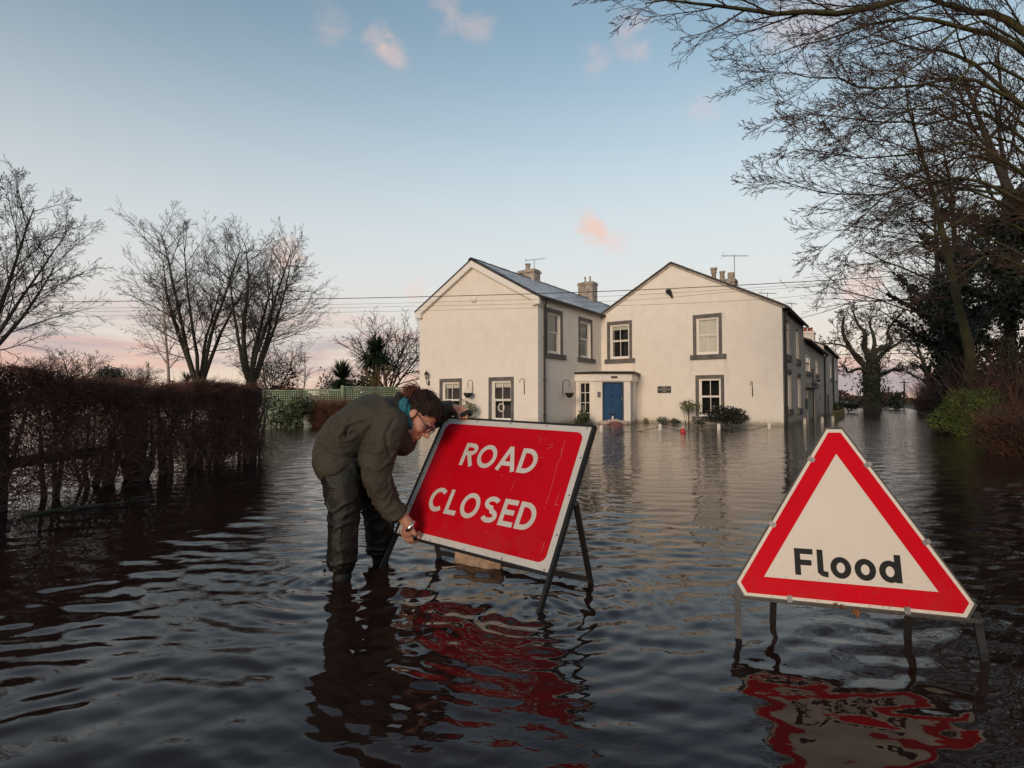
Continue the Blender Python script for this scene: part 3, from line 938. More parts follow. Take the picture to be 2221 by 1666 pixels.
def basket(F, a, z, label, hang=True, cat='hanging basket'):
    t = thing('hanging_basket' if hang else 'basket_bracket', label, cat, house.matrix_basis @ F.p(a, z, 0), HRZ + math.atan2(F.a.y, F.a.x))
    m = MB()
    arc = [(0, -.005, -.06), (0, -.012, .20)] + [(0, -.16 + .15 * math.cos(q), .36 + .10 * math.sin(q)) for q in np.linspace(0, PI, 8)] + [(0, -.33, .30)]
    m.tube(arc, .011, 6); m.bbox((-.018, -.014, -.12), (.018, -.002, .22), .003); m.build('bracket', M_BLACK, t)
    if hang:
        m = MB()
        for q in (0.3, 1.9, 3.4, 5.0):
            m.tube([(0, -.31, .31), (.17 * math.cos(q), -.31 + .17 * math.sin(q), -.06)], .004, 4)
        m.build('chain', M_BLACK, t)
        m = MB(); m.lathe([(.02, -.25), (.10, -.21), (.165, -.12), (.185, -.05), (.16, -.05), (.12, -.07)], (0, -.31, 0), 14); m.build('basket', pm('moss', (.022, .028, .016), .95, .3, 20, .6, 60), t, smooth=True)
    return t
basket(FG, -10.38, 1.30, 'dark hanging basket between the two ground floor windows of the left gable')
basket(FG, -7.93, 1.30, 'empty black basket bracket near the right corner of the left gable', False, 'bracket')
basket(FS, -3.58, 1.30, 'dark hanging basket on the shaded wall left of the porch')
basket(FM, -1.06, 1.22, 'empty black basket bracket right of the ground floor window, near the lane', False, 'bracket')

# aerials --------------------------------------------------------------
def aerial(loc, h, boom, rz, n, label, tilt=0):
    t = thing('tv_aerial', label, 'aerial', house.matrix_basis @ Vector(loc), rz)
    m = MB(); m.tube([(0, 0, 0), (0, 0, h)], .013, 6); m.build('mast', M_ROPE, t)
    m = MB(); m.tube([(-boom * .45, 0, h - .03), (boom * .55, 0, h - .03 + tilt)], .010, 6); m.build('boom', M_ROPE, t)
    m = MB()
    for k in range(n):
        x = -boom * .4 + boom * .93 * k / (n - 1); L = .16 - .06 * k / n
        z = h - .03 + tilt * (x / boom + .45)
        m.tube([(x, -L, z), (x, L, z)], .004, 4)
    m.tube([(-boom * .45, -.18, h - .1), (-boom * .45, .18, h + .06)], .006, 4)
    m.tube([(-boom * .45, -.18, h + .06), (-boom * .45, .18, h - .1)], .006, 4)
    m.build('elements', M_ROPE, t)
aerial((-2.08, 2.0, 6.0), 1.15, 1.1, 0, 12, 'tall television aerial rising beside the three chimney pots')
aerial((-10.2, -1.1, 7.05), .42, .9, .1, 7, 'small television aerial on the left wing chimney', tilt=.12)
aerial((-1.0, 3.2, 5.0), .62, .75, .1, 7, 'low television aerial on the slope below the three chimney pots')
aerial((-.35, 5.5, 4.7), .75, .6, .4, 6, 'little aerial at the far end of the lane side roof')

# row behind --------------------------------------------------------------
def row_house(name, label, y0, y1, ev, ridge, depth, mat):
    t = thing(name, label, 'house', HO + V2 * y0, HRZ)
    L = y1 - y0
    return t, L
cot, CL = row_house('cottage', 'low grey cottage joined to the back of the cream house, with a door hood', 6.5, 16.8, 3.85, 5.6, 7, M_WALL2)
FC = WF((0, 0, 0), (0, 1, 0), (1, 0, 0))
mb = MB()
ch = [(.7, 2.5, 2.35, 3.2), (5.2, 6.2, 2.4, 3.2)]
wall_mesh(mb, FC, .02, CL - .02, -.3, 3.86, ch, .1)
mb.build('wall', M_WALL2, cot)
for q in ch: sash_window(FC, *q, cot, blind=.1, surround=False, sill=(q[0] - .1, q[1] + .1, q[2] - .16, q[2]), depth=.04)
mb = MB(); slab(mb, (.22, -.0, 3.86), (.22, CL, 3.86), (-3.5, CL, 5.3), (-3.5, 0, 5.3), .08); slab(mb, (-7, CL, 3.86), (-7, 0, 3.86), (-3.5, 0, 5.3), (-3.5, CL, 5.3), .08); mb.build('roof', M_DSLATE, cot)
m = MB(); FC.box(m, .3, 3.0, 1.55, 1.78, .002, .28); FC.box(m, .3, 3.0, 1.78, 1.82, .002, .32); m.build('door_hood', M_TRIM, cot)
m = MB(); FC.box(m, .9, 1.9, -.3, 1.5, .002, .05); m.build('door', pm('pale_green_door', (.30, .30, .26), .6, .1, 5), cot)
m = MB(); FC.box(m, 4.0, 5.2, -.3, 1.42, .002, .05); m.build('door', pm('cream_door', (.42, .38, .31), .6, .1, 5), cot)
m = MB(); FC.box(m, .2, .75, .55, 1.05, .002, .05); m.build('noticeboard', pm('dark_board', (.02, .03, .03), .6, .1, 5), cot)
for a, z in ((4.6, 2.0), (7.0, 1.9), (6.9, 1.05)):
    m = MB(); FC.box(m, a, a + .55, z, z + .09, .002, .06); m.build('lintel', M_TRIM, cot)
downpipe(cot, [(.24, CL - .3, 3.8), (.07, CL - .3, 3.6), (.07, CL - .3, -.3)], .05)
downpipe(cot, [(.05, 3.3, 2.6), (.05, 3.3, -.3)], .03)
gt = MB(); gt.tube([(.26, .0, 3.80), (.26, CL, 3.80)], .055, 8); gt.build('gutter', M_BLACK, cot, smooth=40)
stack(cot, -.95, -.32, 8.2, 8.9, 3.9, 5.15, [(-.80, 8.4, .26, .10, 'round'), (-.5, 8.4, .22, .10, 'round'), (-.62, 8.75, .24, .10, 'round')], mat=M_WALL, pmat=M_REDPOT)
endh, EL = row_house('end_house', 'far end house of the row, grey rendered with two dark downpipes', 16.8, 29.5, 4.4, 6, 7, M_WALL2)
mb = MB(); eh = [(4.6, 5.6, 2.5, 3.6), (9.4, 10.4, 2.5, 3.5)]
wall_mesh(mb, FC, .0, EL, -.3, 4.42, eh, .1)
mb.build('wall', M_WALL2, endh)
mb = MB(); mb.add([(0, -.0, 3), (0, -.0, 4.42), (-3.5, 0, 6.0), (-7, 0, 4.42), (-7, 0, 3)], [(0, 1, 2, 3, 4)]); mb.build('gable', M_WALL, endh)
for q in eh: sash_window(FC, *q, endh, surround=False, sill=(q[0] - .1, q[1] + .1, q[2] - .16, q[2]), depth=.06)
mb = MB(); slab(mb, (.22, -.06, 4.42), (.22, EL + .06, 4.42), (-3.5, EL + .06, 6.1), (-3.5, -.06, 6.1), .08); slab(mb, (-7, EL, 4.42), (-7, 0, 4.42), (-3.5, 0, 6.1), (-3.5, EL, 6.1), .08); mb.build('roof', M_DSLATE, endh)
for a in (6.4,):
    downpipe(endh, [(.24, a, 4.3), (.07, a, 4.1), (.07, a, -.3)], .05)
m = MB(); FC.box(m, 2.0, 3.0, -.3, 1.35, .002, .04); m.build('door', pm('brown_door', (.06, .04, .03), .6, .1, 5), endh)
lantern(FR.p(11.6, 1.85, .0), 'dark lantern on the cottage wall beside the door hood', HRZ + PI / 2)

# ================================================================== TREES
M_BARK = pm('grey_bark', (0.055, 0.047, 0.038), 0.95, 0.3, 5, 0.5, 30, col2=(0.030, 0.034, 0.018))
M_TWIG = pm('dark_twig', (0.040, 0.032, 0.027), 0.9, 0.25, 3)
M_REDTWIG = pm('red_twig', (0.060, 0.030, 0.019), 0.85, 0.3, 1.2, col2=(0.022, 0.018, 0.012))
M_MOSS = pm('mossy_bark', (0.060, 0.062, 0.018), 0.95, 0.3, 2.5, 0.6, 25, col2=(0.038, 0.030, 0.022))
M_BIRCH = pm('birch_bark', (0.36, 0.30, 0.26), 0.8, 0.2, 6, 0.2, 20, col2=(0.13, 0.10, 0.085), lo=.5, hi=.7)
M_IVY = pm('ivy_leaf', (0.020, 0.032, 0.012), 0.5, 0.35, 3.5, col2=(0.010, 0.016, 0.008))
M_LEAF = pm('shrub_leaf', (0.055, 0.075, 0.020), 0.5, 0.3, 7, col2=(0.020, 0.032, 0.010))
M_YELLEAF = pm('variegated_leaf', (0.16, 0.15, 0.035), 0.5, 0.3, 18, col2=(0.040, 0.055, 0.014))
M_DKLEAF = pm('yew_leaf', (0.014, 0.022, 0.012), 0.6, 0.3, 6, col2=(0.024, 0.018, 0.010))
M_BRIGHT = pm('privet_leaf', (0.10, 0.13, 0.018), 0.5, 0.25, 6, col2=(0.035, 0.055, 0.010))
M_BROWNLEAF = pm('dead_beech_leaf', (0.12, 0.050, 0.030), 0.8, 0.35, 8, col2=(0.050, 0.022, 0.016))
M_HTWIG = pm('hedge_twig', (0.135, 0.062, 0.044), 0.85, 0.3, 6, col2=(0.052, 0.027, 0.022))
M_STRAW = pm('straw', (0.13, 0.085, 0.040), 0.85, 0.3, 6)
M_SNOW = pm('old_snow', (0.72, 0.74, 0.78), 0.8, 0.05, 9)

def rdir(d, ang, rnd, az=None):
    d = d.normalized()
    a = d.orthogonal().normalized(); b = d.cross(a)
    q = rnd.uniform(0, 2 * PI) if az is None else az
    return (d * math.cos(ang) + (a * math.cos(q) + b * math.sin(q)) * math.sin(ang)).normalized()

def grow(out, p, d, L, r, lvl, P, rnd):
    ns = P['seg'][lvl]
    pts, rad, dirs = [p.copy()], [r], [d.copy()]
    re = max(r * P['taper'][lvl], P.get('rmin', .0035))
    q = p.copy(); dd = d.normalized()
    up = P['up'][lvl]; wn_ = P['wander'][lvl]
    for i in range(ns):
        dd = (dd + Vector((rnd.gauss(0, wn_), rnd.gauss(0, wn_), rnd.gauss(0, wn_) + up)) ).normalized()
        q = q + dd * (L / ns)
        pts.append(q.copy()); rad.append(r + (re - r) * (i + 1) / ns); dirs.append(dd.copy())
    out.setdefault(lvl, []).append((np.array(pts), np.array(rad)))
    if lvl + 1 >= len(P['seg']):
        return
    nc = P['n'][lvl]
    nc = max(1, int(nc * rnd.uniform(.8, 1.2) + .5))
    az = rnd.uniform(0, 6.28)
    for k in range(nc):
        t = P['t0'][lvl] + (1 - P['t0'][lvl]) * ((k + rnd.uniform(.2, .9)) / nc)
        f = t * ns; i = min(int(f), ns - 1); f -= i
        bp = Vector(pts[i]) * (1 - f) + Vector(pts[i + 1]) * f
        az += 2.4 + rnd.uniform(-.5, .5)
        nd = rdir(dirs[min(i + 1, ns)], P['ang'][lvl] * rnd.uniform(.65, 1.3), rnd, az)
        ll = L * P['lr'][lvl] * rnd.uniform(.65, 1.2) * (1.15 - .55 * t)
        rr = min((rad[i] * (1 - f) + rad[i + 1] * f) * .85, r * P['rr'][lvl] * rnd.uniform(.7, 1.15))
        grow(out, bp, nd, ll, max(rr, P.get('rmin', .0035)), lvl + 1, P, rnd)

def tree_obj(name, label, out, base, mats, group=None, ntrunk=2, cat='tree'):
    t = thing(name, label, cat, (base[0], base[1], 0), 0, group)
    off = np.array([base[0], base[1], 0])
    tr = [c for l in out if l < ntrunk for c in out[l]]
    V, F = tubes_np(tr, 8)
    mesh_np('trunk', V - off, [F], mats[0], t, True)
    fine = [(l, c) for l in out if l >= ntrunk for c in out[l]]
    if fine:
        thick = [c for l, c in fine if c[1][0] > .012]; thin = [c for l, c in fine if c[1][0] <= .012]
        Vs, Fs, k = [], [], 0
        for lst, n in ((thick, 4), (thin, 3)):
            if lst:
                V, F = tubes_np(lst, n); Vs.append(V - off); Fs.append(F + k); k += len(V)
        mesh_np('crown', np.concatenate(Vs), Fs, mats[1], t, False)
    return t

def stems_tree(seed, name, label, base, H, nst, spread, P, mats, group=None, lean=(0, 0), rst=.16, trunk_h=.6):
    rnd = random.Random(seed)
    out = {}
    b = Vector(base)
    if trunk_h > 0:
        out[0] = [(np.array([b + Vector((0, 0, -.3)), b + Vector((0, 0, trunk_h * .5)), b + Vector((0, 0, trunk_h * 1.1))]), np.array([rst * 2.1, rst * 1.9, rst * 1.5]))]
    for k in range(nst):
        q = 2 * PI * (k + rnd.uniform(-.25, .25)) / nst
        sp = spread * rnd.uniform(.6, 1.2)
        d = Vector((math.cos(q) * sp + lean[0], math.sin(q) * sp + lean[1], 1)).normalized()
        grow(out, b + Vector((math.cos(q) * rst * .7, math.sin(q) * rst * .7, trunk_h * .6)), d, H * rnd.uniform(.78, 1.0), rst * rnd.uniform(.7, 1.05), 0, P, rnd)
    return tree_obj(name, label, out, base, mats, group)

PB_ = dict(seg=[9, 5, 4, 3, 1], taper=[.12, .2, .25, .3, .5], up=[.03, .06, .05, .03, .01], wander=[.06, .07, .09, .11, .13],
           n=[17, 8, 6, 4], t0=[.22, .10, .1, .1], ang=[.98, .62, .55, .55], lr=[.46, .42, .42, .48], rr=[.21, .42, .5, .55], rmin=.0040)
G_L = 'bare winter trees in the field beyond the hedge'
stems_tree(11, 'bare_tree', 'bare many-stemmed tree with mossy trunks right of the pale birch', at(432, 870, 30.0) * 1, 8.3, 6, .24, PB_, (M_BARK, M_TWIG), G_L, rst=.16, trunk_h=1.3)
stems_tree(23, 'bare_tree', 'wide bare tree nearest the green trellis, leaning right', at(545, 870, 29.0) * 1, 7.5, 6, .30, PB_, (M_BARK, M_TWIG), G_L, lean=(.06, 0), rst=.165, trunk_h=1.6)
PA_ = dict(PB_); PA_.update(n=[14, 8, 6, 4], ang=[.75, .6, .6, .6], rmin=.0040, up=[.03, .05, .035, .0, -.02])
stems_tree(31, 'bare_tree', 'bare tree reaching in from the left edge of the picture', at(-95, 870, 17.0) * 1, 7.0, 7, .74, PA_, (M_BARK, M_TWIG), G_L, lean=(.20, -.05), rst=.105, trunk_h=1.0)
PBi = dict(PB_); PBi.update(n=[20, 6, 4], seg=[10, 4, 3, 1], taper=[.1, .2, .3, .5], up=[.03, .05, .03, .0], wander=[.03, .07, .1, .12], t0=[.12, .1, .1], ang=[.6, .55, .5], lr=[.36, .4, .45], rr=[.3, .45, .5], rmin=.005)
stems_tree(41, 'birch_tree', 'slender pale barked birch left of the many-stemmed tree', at(366, 870, 28.0) * 1, 9.0, 1, .0, PBi, (M_BIRCH, M_TWIG), G_L, rst=.085, trunk_h=0)

# distant small trees beyond the hedge
PS_ = dict(seg=[6, 4, 3, 1], taper=[.15, .25, .3, .5], up=[.05, .04, .02, .0], wander=[.08, .12, .14, .15], n=[11, 7, 5], t0=[.1, .1, .1], ang=[.85, .7, .6], lr=[.6, .5, .5], rr=[.5, .5, .5], rmin=.009)
stems_tree(51, 'bare_tree', 'low rounded bare tree on the skyline right of the dark domed tree', at(292, 870, 58) * 1, 3.9, 5, .8, PS_, (M_BARK, M_TWIG), 'small trees on the skyline', rst=.09, trunk_h=.4)
stems_tree(52, 'bare_tree', 'scrubby bare tree on the skyline left of the dark domed tree', at(150, 870, 44) * 1, 3.6, 6, .9, PS_, (M_BARK, M_TWIG), 'small trees on the skyline', rst=.08, trunk_h=.3)
stems_tree(53, 'bare_tree', 'pinkish bare shrubby tree close to the left gable', at(842, 870, 27.5) * 1, 4.0, 6, .60, dict(PS_, rmin=.006), (M_BARK, M_REDTWIG), None, lean=(.06, 0), rst=.07, trunk_h=.5)
stems_tree(54, 'bare_shrub', 'low bare shrub under the wide tree near the trellis', at(590, 870, 26.5) * 1, 2.6, 7, .9, dict(PS_, rmin=.006), (M_BARK, M_TWIG), None, rst=.03, trunk_h=.2)
stems_tree(55, 'bare_sapling', 'thin leafless sapling between the two leafy saplings', at(658, 870, 25.5) * 1, 2.9, 1, .05, dict(PS_, n=[6, 3, 2], rmin=.006), (M_BARK, M_TWIG), None, rst=.03, trunk_h=0)

def leaf_cloud(rng, n, c, r, lumps=9, shell=.55):
    """points spread through several overlapping lumps inside an ellipsoid"""
    r = np.array(r); c = np.array(c)
    L = rng.normal(size=(lumps, 3)); L /= np.linalg.norm(L, axis=1, keepdims=True); L *= rng.uniform(.25, .75, (lumps, 1))
    k = rng.integers(0, lumps, n)
    d = rng.normal(size=(n, 3)); d /= np.linalg.norm(d, axis=1, keepdims=True)
    rad = (shell + (1 - shell) * rng.random((n, 1))) * rng.uniform(.32, .52, lumps)[k][:, None]
    pts = L[k] + d * rad
    return c + pts * r, d

def bush(name, label, cat, base, r, n, size, mat, seed, stems=7, group=None, zc=None, lumps=10, stemmat=None, snow=0, aspect=.5, up=.2):
    rng = np.random.default_rng(seed)
    t = thing(name, label, cat, (base[0], base[1], 0), 0, group)
    zc = r[2] * .95 if zc is None else zc
    C, N = leaf_cloud(rng, n, (0, 0, zc), r, lumps)
    keep = C[:, 2] > -.02
    C, N = C[keep], N[keep]
    N = N + rng.normal(size=N.shape) * .6 + np.array([0, 0, up])
    V, F = leaves_np(C, N, size * rng.uniform(.6, 1.4, len(C)), rng, aspect)
    tag(mesh_np('foliage', V, [F], mat, t), kind='stuff')
    ch = []
    for k in range(stems):
        e = C[rng.integers(len(C))]
        s = np.array([rng.normal(0, r[0] * .12), rng.normal(0, r[1] * .12), -.25])
        m = (s + e) / 2 + rng.normal(size=3) * .05 * r[0]
        ch.append((np.array([s, m, e]), np.array([.018, .012, .004]) * max(.4, r[2])))
    tubes_obj('stem', ch, 5, stemmat or M_BARK, t)
    if snow:
        top = np.argsort(-(C[:, 2] + rng.normal(0, r[2] * .35, len(C))))[:snow]
        V, F = leaves_np(C[top] + np.array([0, 0, .02]), np.tile([0, 0, 1.0], (snow, 1)) + rng.normal(size=(snow, 3)) * .25, size * rng.uniform(.9, 1.9, snow), rng, .7)
        tag(mesh_np('snow', V, [F], M_SNOW, t), kind='stuff')
    return t

bush('domed_tree', 'dark domed weeping evergreen on the skyline above the hedge', 'tree', at(240, 870, 52), (1.9, 1.9, 1.9), 2600, .22, M_IVY, 61, 6, zc=3.0)
bush('leafy_sapling', 'dark leafy sapling left of the thin bare one, behind the trellis', 'tree', at(626, 870, 25.5), (.55, .55, 1.55), 420, .15, M_BROWNLEAF, 62, 5, zc=1.5, lumps=16)
bush('leafy_sapling', 'sparse leafy sapling right beside the round green palm', 'tree', at(702, 870, 25.5), (.50, .5, 1.4), 300, .13, M_BROWNLEAF, 63, 5, zc=1.4, lumps=16)

def spiky(name, label, base, zc, rad, n, w, seed, trunk_r, mat, droop=.35, skirt=0):
    rng = np.random.default_rng(seed)
    t = thing(name, label, 'palm', (base[0], base[1], 0))
    m = MB(); m.tube([(0, 0, -.3), (.02, 0, zc * .5), (0, 0, zc)], [trunk_r * 1.2, trunk_r, trunk_r], 9); m.build('trunk', M_BROWNLEAF, t)
    V, F = [], []
    for k in range(n):
        q = rng.uniform(0, 2 * PI); el = rng.uniform(-.9 if skirt else -.5, 1.35)
        L = rad * rng.uniform(.8, 1.1)
        d = np.array([math.cos(q) * math.cos(el), math.sin(q) * math.cos(el), math.sin(el)])
        sd_ = np.array([-math.sin(q), math.cos(q), 0]) * w
        i = len(V)
        for s, ww in ((.03, .5), (.5, 1), (.8, .7), (1, .08)):
            c = np.array([0, 0, zc]) + d * L * s - np.array([0, 0, droop * L * s * s * math.cos(el)])
            V += [c - sd_ * ww, c + sd_ * ww]
        for j in range(3):
            F.append((i + 2 * j, i + 2 * j + 1, i + 2 * j + 3, i + 2 * j + 2))
    tag(mesh_np('fronds', np.array(V), [np.array(F)], mat, t), kind='stuff')
M_PALM = pm('palm_leaf', (0.020, 0.040, 0.016), 0.5, 0.3, 5, col2=(0.012, 0.020, 0.009))
p_ = at(741, 870, 25.0); spiky('cordyline_palm', 'round spiky green palm just behind the trellis', p_, 1.95, 1.05, 620, .024, 71, .09, M_PALM, .35, 1)
p_ = at(815, 870, 25.6); spiky('fan_palm', 'taller fan palm with shaggy trunk behind the trellis', p_, 3.15, 1.15, 430, .034, 72, .16, M_PALM, .5)
bush('shaggy_shrub', 'dark shrub around the foot of the taller palm', 'shrub', at(800, 870, 25.4), (1.0, .6, 1.05), 900, .16, M_LEAF, 73, 6, zc=1.7)
p_ = at(432, 870, 29.2); spiky('yucca', 'small spiky plant at the foot of the many-stemmed tree', at(405, 870, 28.6), 1.9, .8, 90, .03, 74, .07, M_PALM, .5)

# pampas plumes
t = thing('pampas_grass', 'straw coloured pampas plumes behind the trellis by the gable', 'grass', at(828, 870, 24.6))
rng = np.random.default_rng(75)
ch = []
for k in range(34):
    x, y = rng.normal(0, .5), rng.normal(0, .2)
    h = rng.uniform(1.1, 1.75)
    ch.append((np.array([[x * .4, y * .4, -.2], [x * .8, y * .8, h * .6], [x * 1.1, y * 1.1, h * .8], [x * 1.3, y * 1.3, h]]), np.array([.006, .008, .03, .006])))
tubes_obj('plume', ch, 5, M_STRAW, t, True)
tag(t.children[0], kind='stuff')

# ---------------------------------------------------------------- clipped hedge on the left
def make_hedge():
    t = thing('hedge', 'dark clipped beech hedge with bare stems standing in the water at left', 'hedge', (-4.55, 5.5, 0))
    off = np.array([-4.55, 5.5, 0])
    rng = np.random.default_rng(81)
    rnd = random.Random(82)
    y0, y1, xa, xb = 1.6, 9.0, -5.05, -4.08
    def z0_(y): return 1.5 * np.sin(y * .9)
    def topz(y): return 1.12 + .045 * np.sin(y * 1.7 + .5) + .03 * np.sin(y * 4.3 + 1) + .03 * np.sin(y * 9.7) + .02 * np.sin(y * 17.1) + .004 * (9 - y)
    n = 27000
    y = rng.uniform(y0, y1, n); u_ = rng.random(n)
    face = rng.random(n)
    x = np.where(face < .62, xb - np.abs(rng.normal(0, .11, n)), rng.uniform(xa, xb, n))
    x = x + .10 * np.sin(y * 2.3 + 2) + .06 * np.sin(y * 5.9 + z0_(y)) - .04
    tz = topz(y)
    bot = .30 + .18 * np.sin(y * 2.6 + .4) + .13 * np.sin(y * 6.1) + rng.normal(0, .07, n) - np.clip((y - 6.6) / 1.6, 0, 1) * .32
    z = bot + (tz - bot) * np.sqrt(rng.random(n)) ** .9
    top = rng.random(n) < .14
    z = np.where(top, tz - np.abs(rng.normal(0, .05, n)), z)
    endf = rng.random(n) < .10
    y = np.where(endf, y1 - np.abs(rng.normal(0, .09, n)), y); x = np.where(endf, rng.uniform(xa, xb, n), x); 
    z = np.where(endf, rng.uniform(.05, 1, n) * tz, z)
    P0 = np.stack([x, y, z], 1) - off
    D = rng.normal(size=(n, 3)) * np.array([.75, .8, .65]) + np.array([.15, 0, .32])
    D /= np.linalg.norm(D, axis=1, keepdims=True)
    L = rng.uniform(.07, .26, n)[:, None]
    bend = rng.normal(size=(n, 3)) * .16
    P1 = P0 + D * L * .5; P2 = P0 + (D + bend) * L
    P2[:, 2] = np.minimum(P2[:, 2], tz + rng.exponential(.045, n)); P1[:, 2] = np.minimum(P1[:, 2], tz + .015)
    r = rng.uniform(.0013, .0034, n)
    V, F = tubes_np([(np.array([P0[i], P1[i], P2[i]]), np.array([r[i], r[i] * .8, r[i] * .45])) if i % 3 == 0 else (np.array([P0[i], P2[i]]), np.array([r[i], r[i] * .5])) for i in range(n)], 3)
    tag(mesh_np('twigs', V, [F], M_HTWIG, t), kind='stuff')
    nl = 26000
    k = rng.integers(0, n, nl)
    C = P0[k] + rng.normal(size=(nl, 3)) * .03
    C[:, 0] -= np.abs(rng.normal(0, .05, nl))
    C[:, 2] = np.minimum(C[:, 2], topz(C[:, 1] + off[1]) - .01)
    V, F = leaves_np(C, rng.normal(size=(nl, 3)), rng.uniform(.022, .05, nl), rng, .6)
    tag(mesh_np('leaves', V, [F], M_BROWNLEAF, t), kind='stuff')
    # rooted stems
    ns = 0
    yv = 1.8
    while yv < 8.95:
        yv += rnd.choice((.22, .3, .45, .6, .75)); yy = yv
        b = Vector((-4.55 + rnd.uniform(-.12, .12), yy + rnd.uniform(-.1, .1), -.3)) - Vector(off)
        m = MB()
        for q in range(rnd.randint(3, 5)):
            e = b + Vector((rnd.uniform(-.3, .38), rnd.uniform(-.36, .36), rnd.uniform(.9, 1.4)))
            mid = b.lerp(e, .45) + Vector((rnd.uniform(-.1, .1), rnd.uniform(-.12, .12), 0))
            rr = rnd.uniform(.014, .034)
            m.tube([b, b.lerp(mid, .55) + Vector((0, rnd.uniform(-.04, .04), 0)), mid, e], [rr * 1.5, rr * 1.15, rr * .9, rr * .3], 6)
        m.build('stem', M_BARK, t, smooth=True)
    # tangle of whips below the clipped part, and stray shoots
    ch = []
    for q in range(3600):
        yy = rnd.uniform(1.8, 9.05); x0 = rnd.uniform(-4.95, -4.1)
        a = np.array([x0, yy, rnd.uniform(.0, .5)]); d = np.array([rnd.gauss(0, .5), rnd.gauss(0, .8), rnd.gauss(.4, .5)]); d /= np.linalg.norm(d)
        l = rnd.uniform(.2, .75); e = a + d * l; e[0] = min(e[0], -4.02); e[2] = min(max(e[2], -.03), 1.2)
        ch.append((np.array([a, (a + e) / 2 + np.array([rnd.gauss(0, .03), rnd.gauss(0, .03), rnd.gauss(0, .03)]), e]) - off, np.array([.0035, .003, .0015])))
    for q in range(260):                                   # stray shoots above the clipped top and out of the face
        yy = rnd.uniform(1.8, 9.0); a = np.array([rnd.uniform(-5.0, -4.1), yy, float(topz(yy)) - .12])
        e = a + np.array([rnd.gauss(0, .10), rnd.gauss(0, .14), rnd.uniform(.10, .30)])
        if q % 3 == 0: a = np.array([-4.15, yy, rnd.uniform(.4, 1.0)]); e = a + np.array([rnd.uniform(.05, .22), rnd.gauss(0, .15), rnd.uniform(-.05, .25)])
        ch.append((np.array([a, (a + e) / 2 + np.array([rnd.gauss(0, .02), rnd.gauss(0, .02), .02]), e]) - off, np.array([.0032, .0026, .0012])))
    for q in range(420):                                   # wispy skirt at the far end, trailing in the water
        a = np.array([rnd.uniform(-4.5, -3.95), rnd.uniform(7.6, 9.1), rnd.uniform(.05, .6)])
        e = a + np.array([rnd.uniform(-.05, .35), rnd.uniform(-.3, .3), rnd.uniform(-.4, .1)]); e[2] = max(e[2], -.02)
        ch.append((np.array([a, (a + e) / 2 + np.array([0, 0, .04]), e]) - off, np.array([.003, .0025, .0012])))
    tag(tubes_obj('whips', ch, 3, M_HTWIG, t), kind='stuff')
    return t
make_hedge()
t = thing('old_fence', 'weathered dark post and rail fence half hidden inside the hedge', 'fence', (-4.35, 5.5, 0))
M_POST = pm('wet_post', (0.028, 0.022, 0.018), 0.8, 0.3, 8, 0.4, 40, stretch=(1, 1, .2))
for yy in (2.75, 4.60, 6.35):
    m = MB(); m.bbox((-.07, yy - 5.5 - .06, -.35), (.05, yy - 5.5 + .06, .95), .008); m.build('post', M_POST, t)
m = MB(); m.bbox((-.085, -3.2, .34), (-.045, .75, .44), .006, Matrix.Rotation(R(.6), 4, 'X')); m.build('rail', M_POST, t)
# driftwood along the foot of the hedge
m = MB()
a, b = ground(48, 1122), ground(330, 1082)
pts = [a.lerp(b, f) + Vector((0, .03 * math.sin(f * 9), .006 + .012 * math.sin(f * 5))) for f in np.linspace(0, 1, 12)]
m.tube(pts, [.014, .019, .017, .018, .017, .015, .016, .014, .013, .011, .009, .005], 7)
for f, dx, dy, dz in ((.25, .1, .12, .08), (.55, .18, -.06, .05), (.75, .12, .1, .06)):
    q = a.lerp(b, f); m.tube([q, q + Vector((dx, dy, dz)) * .6, q + Vector((dx, dy, dz * .6)) * 1.3], [.012, .009, .004], 5)
dw = m.build('driftwood', M_BARK, None, smooth=True)
tag(dw, 'long floating branch lying along the foot of the hedge', 'branch')

# ---------------------------------------------------------------- trees over the lane on the right
def bezier(pts, n):
    P = [Vector(p) for p in pts]
    out = []
    for k in range(n + 1):
        t_ = k / n * (len(P) - 1); i = min(int(t_), len(P) - 2); f = t_ - i
        p0, p1, p2, p3 = P[max(i - 1, 0)], P[i], P[i + 1], P[min(i + 2, len(P) - 1)]
        out.append(.5 * ((2 * p1) + (p2 - p0) * f + (2 * p0 - 5 * p1 + 4 * p2 - p3) * f * f + (3 * p1 - p0 - 3 * p2 + p3) * f ** 3))
    return out

